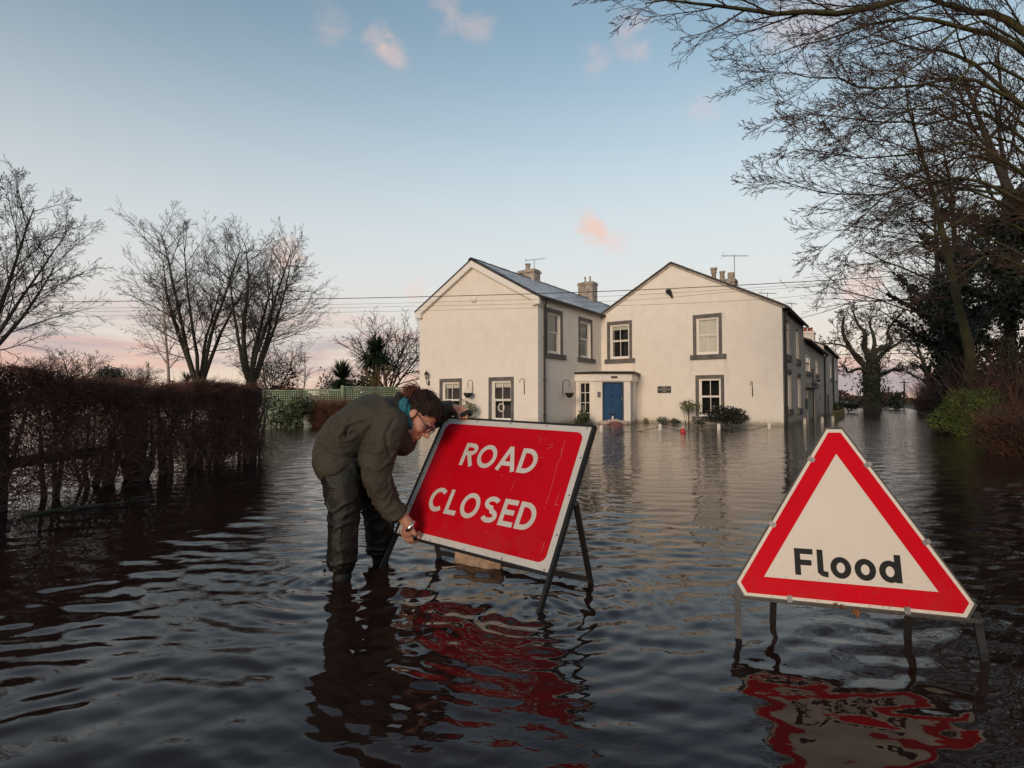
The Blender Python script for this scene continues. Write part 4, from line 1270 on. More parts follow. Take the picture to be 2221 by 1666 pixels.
PO_ = dict(seg=[1, 7, 4, 3, 1], taper=[.2, .15, .2, .3, .5], up=[0, .022, .03, .035, .04], wander=[.0, .045, .06, .085, .10],
           n=[0, 7, 5, 4], t0=[0, .08, .1, .1], ang=[0, .46, .50, .55], lr=[0, .50, .48, .42], rr=[0, .5, .5, .55], rmin=.0030)
def limb(out, pts, r0, r1, rnd, nch, L, P, t0=.12, bias=Vector((0, 0, 0)), ang=.55):
    c = bezier(pts, 14)
    c = [p + Vector((rnd.gauss(0, .02), rnd.gauss(0, .02), rnd.gauss(0, .02))) if 0 < i else p for i, p in enumerate(c)]
    rad = [r0 + (r1 - r0) * (i / 14) ** .8 for i in range(15)]
    out.setdefault(0, []).append((np.array(c), np.array(rad)))
    az = rnd.uniform(0, 6)
    for k in range(nch):
        t_ = t0 + (1 - t0) * (k + rnd.uniform(0, .9)) / nch
        f = t_ * 14; i = min(int(f), 13); f -= i
        p = c[i].lerp(c[i + 1], f); d = (c[i + 1] - c[i]).normalized()
        az += 2.4 + rnd.uniform(-.4, .4)
        nd = (rdir(d, ang * rnd.uniform(.6, 1.35), rnd, az) + bias).normalized()
        grow(out, p, nd, L * rnd.uniform(.6, 1.2) * (1.1 - .6 * t_), max(.004, min(rad[i] * .55, .019)), 1, P, rnd)

def near_tree():
    rnd = random.Random(101)
    b = Vector((10.9, 9.2, 0))
    out = {}
    out[0] = [(np.array([b + Vector((0, 0, .0)), b + Vector((.05, 0, 2.2)), b + Vector((.0, .1, 4.6)), b + Vector((.2, .1, 7.5)), b + Vector((.3, .3, 11.5))]), np.array([.42, .36, .32, .25, .10]))]
    T = lambda z: b + Vector((.05, .05, z))
    specs = [  # via photo survey: tip and middle points with a depth
        ([T(5.8), at(2190, -60, 8.8), at(1930, 12, 8.4), at(1720, 28, 8.0), at(1560, 8, 7.6), at(1400, 5, 7.2)], .13, .012, 17, 1.9),
        ([T(5.2), at(2215, 60, 9.2), at(2080, 20, 9.4), at(1960, -20, 9.4), at(1820, -60, 9.4)], .12, .02, 11, 1.9),
        ([T(4.7), at(2215, 110, 9.0), at(2090, 60, 8.8), at(1960, 40, 8.6), at(1830, 75, 8.2), at(1680, 115, 7.8)], .09, .009, 15, 1.8),
        ([T(4.2), at(2150, 190, 8.6), at(1960, 195, 8.2), at(1800, 172, 7.8), at(1690, 160, 7.6)], .055, .007, 14, 1.6),
        ([T(4.0), at(2130, 150, 9.6), at(1990, 110, 9.6), at(1900, 75, 9.6)], .07, .010, 12, 1.8),
        ([T(3.7), at(2160, 260, 9.0), at(2010, 270, 8.8), at(1850, 260, 8.4), at(1715, 250, 8.0)], .05, .006, 14, 1.6),
        ([T(3.3), at(2150, 330, 9.2), at(2000, 330, 9.0), at(1860, 340, 8.7), at(1730, 318, 8.4)], .05, .006, 14, 1.5),
        ([T(3.0), at(2150, 400, 9.0), at(2010, 400, 8.8), at(1900, 422, 8.5), at(1780, 418, 8.2), at(1662, 385, 8.0)], .05, .006, 15, 1.3),
        ([T(2.8), at(2130, 420, 9.4), at(2000, 430, 9.2), at(1900, 490, 9.0), at(1815, 582, 8.8)], .04, .005, 12, 1.1),
        ([T(3.4), at(2160, 350, 9.8), at(1980, 380, 9.6), at(1870, 470, 9.4), at(1790, 535, 9.2)], .04, .005, 12, 1.2),
        ([T(4.4), at(2180, 150, 8.0), at(2040, 210, 7.6), at(1900, 270, 7.4), at(1790, 320, 7.2)], .04, .005, 12, 1.2),
        ([T(4.9), at(2170, 60, 7.8), at(1990, 140, 7.4), at(1850, 220, 7.1), at(1720, 300, 6.9)], .035, .005, 12, 1.2),
        ([T(2.6), at(2160, 470, 9.4), at(2050, 500, 9.4), at(1930, 560, 9.3), at(1850, 575, 9.2)], .035, .005, 9, 1.1),
        ([T(2.3), at(2150, 520, 9.6), at(2040, 520, 9.6), at(1960, 470, 9.6)], .035, .006, 10, 1.2),
        ([T(2.0), at(2180, 560, 9.2), at(2080, 600, 9.0), at(1990, 640, 8.9)], .03, .005, 8, .9),
        ([T(6.5), at(2230, -200, 9.2), at(2050, -120, 8.8), at(1800, -90, 8.2)], .09, .012, 10, 1.9),
        ([T(3.6), at(2200, 250, 10.4), at(2090, 230, 10.6), at(1960, 240, 10.6), at(1850, 225, 10.6)], .05, .006, 13, 1.6),
        ([T(3.2), at(2200, 360, 10.6), at(2090, 390, 10.8), at(1990, 440, 10.8), at(1900, 455, 10.8)], .05, .006, 13, 1.5),
        ([T(2.7), at(2200, 450, 10.4), at(2110, 450, 10.6), at(2010, 480, 10.6), at(1930, 520, 10.6)], .04, .006, 12, 1.4),
        ([T(3.2), at(2215, 330, 8.4), at(2130, 300, 8.2), at(2040, 330, 8.0), at(1960, 390, 7.8)], .035, .005, 11, 1.2),
    ]
    for pts, r0, r1, nc, L in specs:
        limb(out, pts, r0 * .68, r1 * .7, rnd, nc, L * 1.0, PO_, bias=Vector((-.16, 0, -.05)), ang=.5)
    # limbs on the far and right sides, to complete the crown
    for q in (.2, .9, 1.6, 5.6):
        z = rnd.uniform(4, 8)
        limb(out, [T(z), T(z) + Vector((math.cos(q) * 2, math.sin(q) * 2, 1.2)), T(z) + Vector((math.cos(q) * 4.5, math.sin(q) * 4.5, 2.4))], .09, .01, rnd, 7, 1.6, PO_)
    return tree_obj('overhanging_tree', 'big bare tree whose branches hang into the top right of the sky', out, b, (M_MOSS, M_REDTWIG), 'trees along the right bank', ntrunk=1)
near_tree()

def lane_pt(k, off):
    return Vector((10.4, 12.9, 0)) + V2 * k + N2 * off

PR_ = dict(PB_); PR_.update(n=[19, 8, 5, 2], t0=[.22, .1, .1, .1], seg=[8, 5, 4, 3, 1], ang=[1.0, .65, .6, .6], lr=[.40, .46, .46, .5], up=[.01, .03, .02, .0, .0], rmin=.0055)
def ivy(parent, chains, n, size, seed, spread, mat=None, off=Vector((0, 0, 0))):
    rng = np.random.default_rng(seed)
    P, S = [], []
    for pts, rad in chains:
        k = rng.random((n, 1)) * (len(pts) - 1); i = np.minimum(k.astype(int), len(pts) - 2)[:, 0]; f = k[:, 0] - i
        c = pts[i] * (1 - f)[:, None] + pts[i + 1] * f[:, None]
        P.append(c)
    C = np.concatenate(P)
    d = rng.normal(size=C.shape); d /= np.linalg.norm(d, axis=1, keepdims=True)
    lump = .6 + .5 * np.sin(C[:, 2] * 2.3 + C[:, 0] * 1.1) * np.sin(C[:, 1] * 1.7 + C[:, 2])
    C = C + d * (np.abs(rng.normal(.55, .35, len(C))) * spread * lump)[:, None]
    V, F = leaves_np(C - np.array(off), d + rng.normal(size=d.shape) * .5 + np.array([0, 0, -.2]), size * rng.uniform(.6, 1.4, len(C)), rng, .8)
    return tag(mesh_np('ivy', V, [F], mat or M_IVY, parent), kind='stuff')

def lane_tree(seed, k, off, H, label, ivyspread=.7, n=2600, lean=(-.05, 0), r=.24, name='ivy_clad_tree', mats=None, crown=True, ivyh=.66):
    b = lane_pt(k, off)
    rnd = random.Random(seed)
    out = {}
    d = Vector((lean[0], lean[1], 1)).normalized()
    grow(out, b + Vector((0, 0, -.2)), d, H, r, 0, PR_ if crown else dict(PR_, n=[2, 3, 2, 1]), rnd)
    t = tree_obj(name, label, out, b, mats or (M_BARK, M_TWIG), 'trees along the right bank', ntrunk=1)
    if ivyspread:
        pts, rad = out[0][0]
        m = int(len(pts) * ivyh)
        chains = [(pts[:m + 1], rad[:m + 1])]
        br = [c for c in out[1] if c[0][0][2] < H * ivyh][:9]
        chains += [(c[0][:4], c[1][:4]) for c in br]
        ivy(t, chains[:1], n, .17, seed, ivyspread, off=(b.x, b.y, 0))
        ivy(t, chains[1:], max(60, n // 11), .16, seed + 1, ivyspread * .55, off=(b.x, b.y, 0)) if len(chains) > 1 else None
    return t
lane_tree(201, 9.0, 1.5, 12.5, 'leaning moss-covered trunk with small white tags in front of the dark ivy', 0, 0, (-.10, .02), .20, 'mossy_tree', (M_MOSS, M_REDTWIG))
lane_tree(202, 12.5, 2.6, 13.0, 'thick ivy-clad tree right of the mossy trunk', 1.25, 5200, (-.02, 0), .26)
lane_tree(203, 15.5, 1.5, 13.0, 'ivy-clad tree directly behind the mossy trunk', 1.25, 5200, (-.04, 0), .26)
lane_tree(204, 21.0, 1.6, 12.5, 'ivy-clad tree left of the mossy trunk, near the bright green bush', 1.35, 5200, (-.05, 0), .28)
lane_tree(205, 29.0, 2.9, 11.0, 'ivy-clad tree at the left end of the dark group on the right bank', 1.30, 4600, (-.03, 0), .3)
lane_tree(206, 42.0, 2.4, 7.6, 'reddish bare tree beyond the left end of the ivy trees', .55, 1600, (-.06, 0), .3, 'bare_tree', (M_BARK, M_REDTWIG), ivyh=.5)
lane_tree(207, 6.0, 3.4, 12.0, 'ivy-clad tree nearest the right edge of the picture', 1.3, 4600, (.0, 0), .3)
mt = lane_pt(9.0, 1.5)
# white tags on the mossy trunk
mossy = [o for o in bpy.data.objects if o.name.startswith('mossy_tree')][0]
for px, py in ((2163, 787), (2164, 815), (2170, 836)):
    q = at(px, py, mt.y - .32) - mt
    m = MB(); m.bbox((q.x - .045, q.y - .008, q.z - .035), (q.x + .045, q.y + .008, q.z + .035), .004); m.build('tag', M_WHITE, mossy)

# thicket under the trees: bramble and bare stems
t = thing('thicket', 'dense brown bramble thicket under the ivy-clad trees', 'thicket', lane_pt(15, 2))
rng = np.random.default_rng(221)
o3 = np.array(lane_pt(15, 2))
ch = []
for k in range(4500):
    p = np.array(lane_pt(rng.uniform(3.5, 46), rng.uniform(1.0, 4.0)))
    h = rng.uniform(.6, 3.0)
    d = np.array([rng.normal(0, .35), rng.normal(0, .35), 1.0])
    p[2] = rng.uniform(-.1, .6)
    e = p + d * h * .8
    ch.append((np.array([p, (p + e) / 2 + rng.normal(size=3) * .12, e + rng.normal(size=3) * .2]) - o3, np.array([.012, .009, .004])))
tag(tubes_obj('stems', ch, 3, M_HTWIG, t), kind='stuff')
pp = np.array([np.array(lane_pt(rng.uniform(3.5, 46), rng.uniform(1.2, 4.5))) for k in range(16000)])
pp[:, 2] = rng.uniform(.05, 1, len(pp)) ** 1.3 * 2.9
V, F = leaves_np(pp - o3, rng.normal(size=pp.shape), rng.uniform(.07, .2, len(pp)), rng, .6)
tag(mesh_np('foliage', V, [F], pm('bramble', (0.030, 0.018, 0.012), .85, .3, 2, col2=(0.014, 0.014, 0.008)), t), kind='stuff')

bush('privet_bush', 'bright yellow-green bush at the water edge on the right', 'bush', at(2098, 945, 14.6), (1.0, .9, .78), 8000, .048, M_BRIGHT, 231, 9, zc=.62)
def twig_bush(name, label, base, r, n, mat, seed, L=.35):
    rng = np.random.default_rng(seed)
    t = thing(name, label, 'bush', (base[0], base[1], 0))
    ch = []
    for k in range(n):
        q = rng.uniform(0, 2 * PI); rr = math.sqrt(rng.random()) * .55
        a = np.array([math.cos(q) * rr * r[0], math.sin(q) * rr * r[1], rng.uniform(-.1, r[2] * .7)])
        d = np.array([math.cos(q) * .7 + rng.normal(0, .3), math.sin(q) * .7 + rng.normal(0, .3), rng.uniform(.4, 1.3)]); d /= np.linalg.norm(d)
        l = L * rng.uniform(.6, 1.8)
        ch.append((np.array([a, a + d * l * .5 + rng.normal(size=3) * .03, a + d * l + rng.normal(size=3) * .05]), np.array([.004, .003, .0015])))
    tag(tubes_obj('twigs', ch, 3, mat, t), kind='stuff')
    C = np.array([c[0][2] for c in ch]) + rng.normal(size=(n, 3)) * .04
    V, F = leaves_np(C, rng.normal(size=(n, 3)), rng.uniform(.02, .05, n), rng, .5)
    tag(mesh_np('foliage', V, [F], mat, t), kind='stuff')
    m = MB()
    for k in range(6):
        q = rng.uniform(0, 6.28); m.tube([(0, 0, -.3), (math.cos(q) * r[0] * .3, math.sin(q) * r[1] * .3, r[2] * .5), (math.cos(q) * r[0] * .7, math.sin(q) * r[1] * .7, r[2] * 1.0)], [.016, .011, .004], 5)
    m.build('stem', M_BARK, t)
    return t
M_RUSSET = pm('russet_twig', (0.085, 0.042, 0.027), .85, .3, 3, col2=(0.035, 0.019, 0.014))
twig_bush('russet_bush', 'russet brown twiggy bush at the right edge of the water', at(2228, 985, 9.4) * 1, (.75, .9, .62), 4500, M_RUSSET, 232, .32)
twig_bush('russet_bush', 'smaller russet twiggy bush behind the bright green bush', at(2130, 930, 13.6) * 1 + Vector((1.3, .5, 0)), (.9, .9, .8), 3000, M_RUSSET, 233, .34)

# the old pollard with ivy at the far end of the row
def pollard():
    b = at(1893, 889, 55.0)
    rnd = random.Random(301)
    out = {}
    Zt = lambda px, py: at(px, py, 55.0)
    out[0] = [(np.array([b + Vector((0, 0, -.3)), Zt(1891, 850), Zt(1890, 815), Zt(1892, 790)]), np.array([.85, .75, .8, .7]))]
    PQ = dict(seg=[1, 5, 4, 3, 1], taper=[.2, .25, .3, .35, .5], up=[0, .09, .06, .03, .02], wander=[0, .20, .24, .22, .2], n=[0, 5, 4, 3], t0=[0, .15, .15, .1], ang=[0, .75, .75, .7], lr=[0, .55, .55, .5], rr=[0, .5, .5, .55], rmin=.020)
    limbs = [([(1885, 800), (1862, 775), (1838, 745), (1825, 715), (1818, 690)], .50, .14), ([(1890, 790), (1880, 750), (1872, 725), (1876, 695), (1868, 672)], .48, .12),
             ([(1895, 790), (1905, 762), (1928, 745), (1937, 715), (1940, 680)], .50, .12), ([(1898, 790), (1922, 765), (1945, 740), (1958, 722)], .34, .10),
             ([(1885, 815), (1860, 800), (1838, 808), (1815, 797), (1800, 800)], .30, .08), ([(1895, 820), (1925, 808), (1948, 802), (1966, 800)], .34, .16),
             ([(1888, 790), (1890, 740), (1895, 710), (1892, 690)], .36, .1), ([(1870, 780), (1845, 760), (1822, 748), (1800, 742)], .26, .08)]
    for pts, r0, r1 in limbs:
        q = [Zt(*p) + Vector((0, rnd.uniform(-1.5, 1.5) * i / 3, 0)) for i, p in enumerate(pts)]
        limb(out, q, r0 * .72, r1 * .6, rnd, 7, 2.9, PQ, t0=.3, ang=.85)
    t = tree_obj('pollard_tree', 'old stout pollard covered in ivy at the far end of the row', out, b, (M_BARK, M_REDTWIG), None, ntrunk=1)
    ivy(t, out[0][:1], 5200, .21, 302, 1.75, off=(b.x, b.y, 0))
    ivy(t, [(c[0][:9], c[1][:9]) for c in out[0][1:5]], 420, .20, 303, .62, off=(b.x, b.y, 0))
    ivy(t, [(c[0], c[1]) for c in out[0][6:7]], 600, .20, 304, .6, off=(b.x, b.y, 0))
pollard()

# far hedgerows and woods on the horizon
def far_wood(name, label, p0, p1, h, n, seed, mat, size, width=6):
    rng = np.random.default_rng(seed)
    p0, p1 = np.array(p0), np.array(p1)
    f = rng.random(n)
    c = p0 + (p1 - p0) * f[:, None]
    ln = np.linalg.norm(p1 - p0)
    hh = h * (.62 + .25 * np.sin(f * ln * .11 + seed) + .22 * np.sin(f * ln * .31 + 1.3 * seed) + .12 * np.sin(f * ln * .9))
    c[:, 2] = .1 + rng.random(n) ** .8 * np.maximum(hh, .3 * h)
    c[:, 1] += rng.uniform(-width, width, n) * .5
    V, F = leaves_np(c, rng.normal(size=(n, 3)), size * rng.uniform(.5, 1.3, n), rng, .8)
    return tag(mesh_np(name, V, [F], mat), label, kind='stuff')
M_FAR = pm('far_wood_tone', (0.050, 0.040, 0.034), .95, .25, .15, col2=(0.030, 0.030, 0.022))
far_wood('distant_wood', 'dark line of distant woods along the horizon at left', (-190, 150, 0), (-20, 165, 0), 4.6, 9000, 1, M_FAR, 1.5)
far_wood('distant_hedgerow', 'brown distant hedgerow beyond the flooded lane', (70, 118, 0), (150, 150, 0), 3.2, 5000, 2, pm('far_hedge_tone', (.075, .04, .03), .95, .25, .2, col2=(.04, .035, .022)), 1.0)
far_wood('distant_hedgerow', 'dark far hedgerow seen past the end of the row', (44, 84, 0), (78, 96, 0), 2.0, 2600, 3, M_FAR, .6, 3)
far_wood('distant_wood', 'faint wood on the skyline between the trellis and the house', (-60, 130, 0), (20, 150, 0), 3.6, 5000, 4, M_FAR, 1.2)
bush('field_bush', 'small dark bush by the flooded lane beyond the pollard', 'bush', at(1943, 880, 60), (1.1, 1, 1.3), 500, .3, M_IVY, 311, 4)
bush('field_bush', 'low dark bush at the foot of the pollard', 'bush', at(1838, 889, 44), (1.3, 1, .55), 500, .2, M_DKLEAF, 312, 4, snow=26)
bush('field_bush', 'low grassy clump left of the pollard foot', 'bush', at(1800, 889, 40), (1.2, 1, .5), 500, .2, M_LEAF, 313, 4, snow=12)
bush('field_bush', 'brown scrub right of the pollard foot', 'bush', at(1915, 887, 62), (2.0, 1, .7), 500, .25, M_BROWNLEAF, 314, 4)
# poles far down the lane
for px, y, top, lab in ((1962, 92, 826, 'far telegraph pole with crossbar on the horizon'), (1928, 110, 838, 'thin far pole left of the telegraph pole')):
    b = at(px, 870, y); h = at(px, top, y).z
    t = thing('telegraph_pole', lab, 'pole', (b.x, b.y, 0))
    m = MB(); m.tube([(0, 0, -.3), (0, 0, h)], [.16, .11], 8); m.build('pole', M_POST, t)
    m = MB(); m.box((-.75, -.06, h - .35), (.75, .06, h - .22)); m.build('crossbar', M_POST, t)

# wood behind the viewpoint, seen only as the dark skyline mirrored in the window panes
far_wood('distant_wood', 'dark wood behind the viewpoint mirrored in the windows', (-75, -22, 0), (-22, -66, 0), 7.5, 9000, 5, M_FAR, 1.6, 8)

# leaves and twigs drifting on the water, most of them near the hedge
rng = np.random.default_rng(501)
n = 150
C = np.stack([-3.9 + np.abs(rng.normal(0, 1.0, n)), rng.uniform(2.6, 8.5, n), np.full(n, .012)], 1)
C[:40] = np.stack([rng.uniform(-2.2, 2.6, 40), rng.uniform(1.7, 5.5, 40), np.full(40, .012)], 1)
V, F = leaves_np(C, np.tile([0, 0, 1.0], (n, 1)) + rng.normal(size=(n, 3)) * .15, rng.uniform(.012, .035, n), rng, .6)
tag(mesh_np('floating_leaves', V, [F], M_BROWNLEAF), 'small dead leaves drifting on the flood water', kind='stuff')

# ================================================================== GARDEN, FENCES, WIRES
M_TRELLIS = pm('sage_paint', (0.20, 0.27, 0.185), 0.75, 0.15, 3, 0.1, 30)
M_TPOST = pm('trellis_post', (0.10, 0.095, 0.065), 0.85, 0.2, 5)
def trellis():
    P = [Vector((-9.9, 21.6, 0)), Vector((-8.45, 21.75, 0)), Vector((-6.85, 21.9, 0)), Vector((-4.05, 23.6, 0))]
    t = thing('trellis_fence', 'sage green square lattice fence with posts left of the house', 'fence', P[1])
    for k in range(3):
        a, b = P[k] - P[1], P[k + 1] - P[1]
        d = (b - a); L = d.length; d.normalize(); nn = Vector((d.y, -d.x, 0))
        zt = 1.36 + (.16 if k == 2 else 0) + (.04 if k == 1 else 0)
        m = MB()
        def bx(s0, s1, z0, z1, o0, o1):
            vs = []
            for z in (z0, z1):
                for s, o in ((s0, o1), (s1, o1), (s1, o0), (s0, o0)): vs.append(a + d * s + nn * o + Vector((0, 0, z)))
            m.add(vs, [(0, 3, 2, 1), (4, 5, 6, 7), (0, 1, 5, 4), (1, 2, 6, 5), (2, 3, 7, 6), (3, 0, 4, 7)])
        s = .09
        while s < L - .08:
            bx(s - .016, s + .016, -.2, zt - .03, 0, .012); s += .088
        z = .02
        while z < zt - .04:
            bx(.06, L - .06, z - .016, z + .016, .0125, .024); z += .088
        tag(m.build('lattice', M_TRELLIS, t), kind='stuff')
        m = MB(); bx(.05, L - .05, zt - .035, zt + .012, -.012, .036); m.build('top_rail', M_TRELLIS, t)
    for k, mt_ in ((0, M_TRELLIS), (1, M_TPOST), (2, M_TRELLIS), (3, M_TRELLIS)):
        q = P[k] - P[1]; m = MB(); m.bbox((q.x - .055, q.y - .055, -.3), (q.x + .055, q.y + .055, 1.44 + (.12 if k >= 2 else 0)), .008); m.build('post', mt_, t)
trellis()
bush('laurel_bush', 'glossy green bush in front of the trellis, nearest the hedge', 'bush', Vector((-8.1, 19.6, 0)), (1.15, .8, .75), 1500, .13, M_LEAF, 401, 7, zc=.50, snow=8)
twig_bush('russet_bush', 'rounded russet shrub in front of the trellis behind the bending person', Vector((-6.9, 20.4, 0)), (1.05, .8, .95), 4200, pm('russet_twig2', (.15, .065, .035), .85, .3, 3, col2=(.06, .03, .02)), 402, .36)
def hl(x, y):       # house-local plan -> world
    c, s = math.cos(HRZ), math.sin(HRZ)
    return Vector((HO.x + x * c - y * s, HO.y + x * s + y * c, 0))
bush('spotted_laurel', 'yellow variegated shrub against the left gable by the gripping hand', 'bush', hl(-10.2, -6.0), (.42, .35, .62), 520, .085, M_YELLEAF, 403, 6, zc=.62, lumps=14)
bush('garden_shrub', 'dark green shrub left of the porch', 'bush', hl(-6.75, -3.3), (.48, .45, .42), 620, .10, M_LEAF, 404, 6, zc=.22)
bush('lollipop_shrub', 'small mop-headed shrub on a bare stem below the right window', 'shrub', hl(-3.28, -.75), (.62, .55, .34), 460, .085, M_YELLEAF, 405, 5, zc=.72, lumps=13)
m = MB(); q = hl(-3.28, -.75); m.tube([(q.x, q.y, -.3), (q.x + .02, q.y, .3), (q.x, q.y, .75)], [.028, .024, .02], 7)
o = m.build('stem', M_BARK, None); o.parent = [k for k in bpy.data.objects if k.name.startswith('lollipop')][0]; o.location = (-q.x, -q.y, 0)
bush('evergreen_bush', 'large dark evergreen bush with snow flecks under the right window', 'bush', hl(-1.72, -1.3), (.86, .65, .50), 3000, .085, M_DKLEAF, 406, 7, zc=.40, snow=60, lumps=14)
for k, (x, y, r, lab) in enumerate(((-4.35, -.55, (.36, .25, .17), 'low grey-green plant under the plaque'), (-3.78, -.8, (.34, .25, .15), 'low tufted plant left of the mop-headed shrub'), (-2.75, -.9, (.36, .2, .13), 'low plant right of the mop-headed shrub stem'))):
    bush('border_plant', lab, 'plant', hl(x, y), r, 260, .07, pm('sage_leaf', (.07, .085, .055), .7, .3, 8, col2=(.03, .04, .02)), 410 + k, 4, zc=r[2] * .8)
bush('border_plant', 'yellow-green weed at the foot of the wall right of the porch', 'plant', hl(-5.25, -.14), (.18, .1, .18), 120, .05, pm('weed_leaf', (.16, .15, .03), .7, .3, 8), 415, 3, zc=.12)

M_CONC = pm('white_post_paint', (.56, .53, .47), .8, .12, 8, .2, 40)
posts = [hl(-6.02, -6.0)] + [ground(px, py) for px, py in ((1305, 938), (1432, 935), (1559, 934), (1668, 932))]
posts = posts[1:]
lane_posts = [ground(1745, 922), ground(1783, 918.5), ground(1806, 916)]
labs = ['white garden post in front of the blue door', 'white garden post below the slate plaque', 'white garden post beside the dark evergreen bush', 'white garden post near the corner of the house',
        'first white post along the lane by the house corner', 'second white post along the lane', 'third white post along the lane beside the pickets']
for k, p in enumerate(posts + lane_posts):
    t = thing('garden_post', labs[k], 'post', (p.x, p.y, 0), HRZ + .1 * k, 'white posts around the front garden')
    h = .21 if k < 4 else .27
    m = MB(); m.bbox((-.05, -.05, -.35), (.05, .05, h - .03), .008); m.build('post', M_CONC, t)
    m = MB(); m.lathe([(.058, 0), (.06, .02), (.03, .04)], (0, 0, h - .03), 4, Matrix.Rotation(PI / 4, 4, 'Z')); m.build('cap', M_CONC, t)
allp = posts
for k in range(len(allp) - 1):
    a, b = allp[k], allp[k + 1]
    m = MB(); pts = []
    for f in np.linspace(0, 1, 23):
        p = a.lerp(b, f); p.z = .15 - .62 * (f * (1 - f)) ; pts.append(p)
    m.tube(pts, .012, 5)
    c = m.build('chain', M_ROPE, None)
    tag(c, ['sagging chain from the post by the door to the next post', 'sagging chain between the posts below the plaque and the evergreen bush', 'sagging chain between the evergreen bush and the house corner'][k], 'chain', 'chains between the garden posts')
q = ground(1481, 939)
t = thing('garden_light', 'small red buoy-like garden lamp floating before the house', 'lamp', (q.x, q.y, 0))
m = MB(); m.lathe([(.02, -.15), (.07, -.04), (.085, .03), (.06, .10), (.028, .14)], (0, 0, 0), 12); m.build('float', pm('red_plastic', (.45, .03, .035), .45, .1, 6), t, smooth=40)
m = MB(); m.lathe([(.022, .14), (.02, .17)], (0, 0, 0), 8); m.build('cap', M_WHITE, t)

# sandbags and sheeting against the blue door
M_SACK = pm('sandbag_cloth', (.44, .36, .32), .9, .14, 14, .5, 70)
M_SACK2 = pm('reddish_sack', (.20, .085, .075), .85, .2, 10, .5, 60)
Fd = F2
def sack(name, label, a, z, d, size, mat, seed, rot=0.0, grp='sandbags against the blue door'):
    rng = random.Random(seed)
    bm = bmesh.new()
    bmesh.ops.create_uvsphere(bm, u_segments=16, v_segments=10, radius=1)
    for v in bm.verts:
        c = v.co
        sx = math.copysign(abs(c.x) ** .55, c.x); sy = math.copysign(abs(c.y) ** .6, c.y); sz = math.copysign(abs(c.z) ** .7, c.z)
        n_ = mnoise.noise(c * 2.2 + Vector((seed, 0, 0))) * .12
        v.co = Vector((sx * size[0], sy * size[1], sz * size[2] * (1 - .25 * abs(sx)))) * (1 + n_)
    me = bpy.data.meshes.new(name); bm.to_mesh(me); bm.free()
    me.materials.append(mat)
    for p in me.polygons: p.use_smooth = True
    o = link(bpy.data.objects.new(name, me))
    o.location = house.matrix_basis @ Fd.p(a, z, d)
    o.rotation_euler = (0, rng.uniform(-.08, .08), HRZ + math.atan2(Fd.a.y, Fd.a.x) + rot)
    tag(o, label, 'sandbag', grp)
sack('sandbag', 'pale sandbag at the left foot of the blue door', .34, .07, .14, (.24, .15, .10), M_SACK, 1)
sack('sandbag', 'pale sandbag at the right foot of the blue door', 1.02, .07, .14, (.26, .15, .10), M_SACK, 2, .1)
sack('sandbag', 'pale sandbag lying across the middle of the doorstep', .68, .15, .10, (.27, .13, .07), M_SACK, 3, -.05)
sack('sandbag', 'reddish brown sack in front of the pale sandbags', .72, .02, .36, (.26, .14, .10), M_SACK2, 4)
sack('sandbag', 'tied white neck of a sandbag poking up at the door', .66, .25, .10, (.035, .035, .09), M_WHITE, 5)

# picket fence along the lane front
pf = hl(1.15, 6.7)
t = thing('picket_fence', 'low mossy wooden picket fence in front of the cottage', 'fence', (pf.x, pf.y, 0), HRZ)
M_PICK = pm('mossy_picket', (.13, .115, .055), .9, .25, 4, .3, 30)
pk = MB(); pk.prism([(-.045, -.3), (.045, -.3), (.045, .40), (0, .47), (-.045, .40)], -.01, .01, lambda a, b, d: (d, a, b))
pk0 = pk.build('picket', M_PICK, t)
for k in range(62):
    o = pk0 if k == 0 else pk0.copy()
    if k: COL.objects.link(o)
    o.location = (0, .05 + k * .135, .02 * math.sin(k * 1.7)); o.rotation_euler = (.02 * math.sin(k * 2.3), 0, 0)
for z in (.08, .30):
    m = MB(); m.box((-.05, 0, z), (-.012, 8.4, z + .06)); m.build('rail', M_PICK, t)

# overhead wires
def wire(pts, r, label, sag=0.0, group='overhead wires'):
    P = bezier(pts, 40)
    m = MB(); m.tube(P, r, 5, cap=True)
    tag(m.build('overhead_wire', M_BLACK, None), label, 'wire', group)
WY = 17.0
wire([at(-700, 672, WY + 3), at(0, 657, WY + 2), at(710, 648, WY + 1), at(1310, 632, WY), at(1880, 603, WY - 1), at(2500, 560, WY - 2)], .011, 'thickest overhead wire, the topmost across both gables')
wire([at(-700, 690, WY + 3), at(0, 672, WY + 2), at(710, 661, WY + 1), at(1310, 643, WY), at(1880, 608, WY - 1), at(2500, 566, WY - 2)], .0042, 'thin overhead wire just below the thickest one')
wire([at(-700, 700, WY + 3), at(0, 680, WY + 2), at(710, 668, WY + 1), at(1310, 654, WY), at(1600, 632, WY - .5), at(1900, 613, WY - 1), at(2500, 570, WY - 2)], .0042, 'thin overhead wire, third from the top')
wire([at(-700, 712, WY + 3), at(0, 690, WY + 2), at(710, 678, WY + 1), at(1310, 664, WY), at(1640, 650, WY - .5), at(1880, 628, WY - 1), at(2500, 580, WY - 2)], .0042, 'lowest thin overhead wire across the gables')
wire([at(1733, 691, 27), at(1800, 673, 26), at(1900, 636, 24), at(2300, 480, 20)], .012, 'service wire rising from the lane side roof into the trees')
wire([at(1700, 772, 70), at(1900, 768, 66), at(2200, 764, 60)], .045, 'far wire passing behind the pollard')

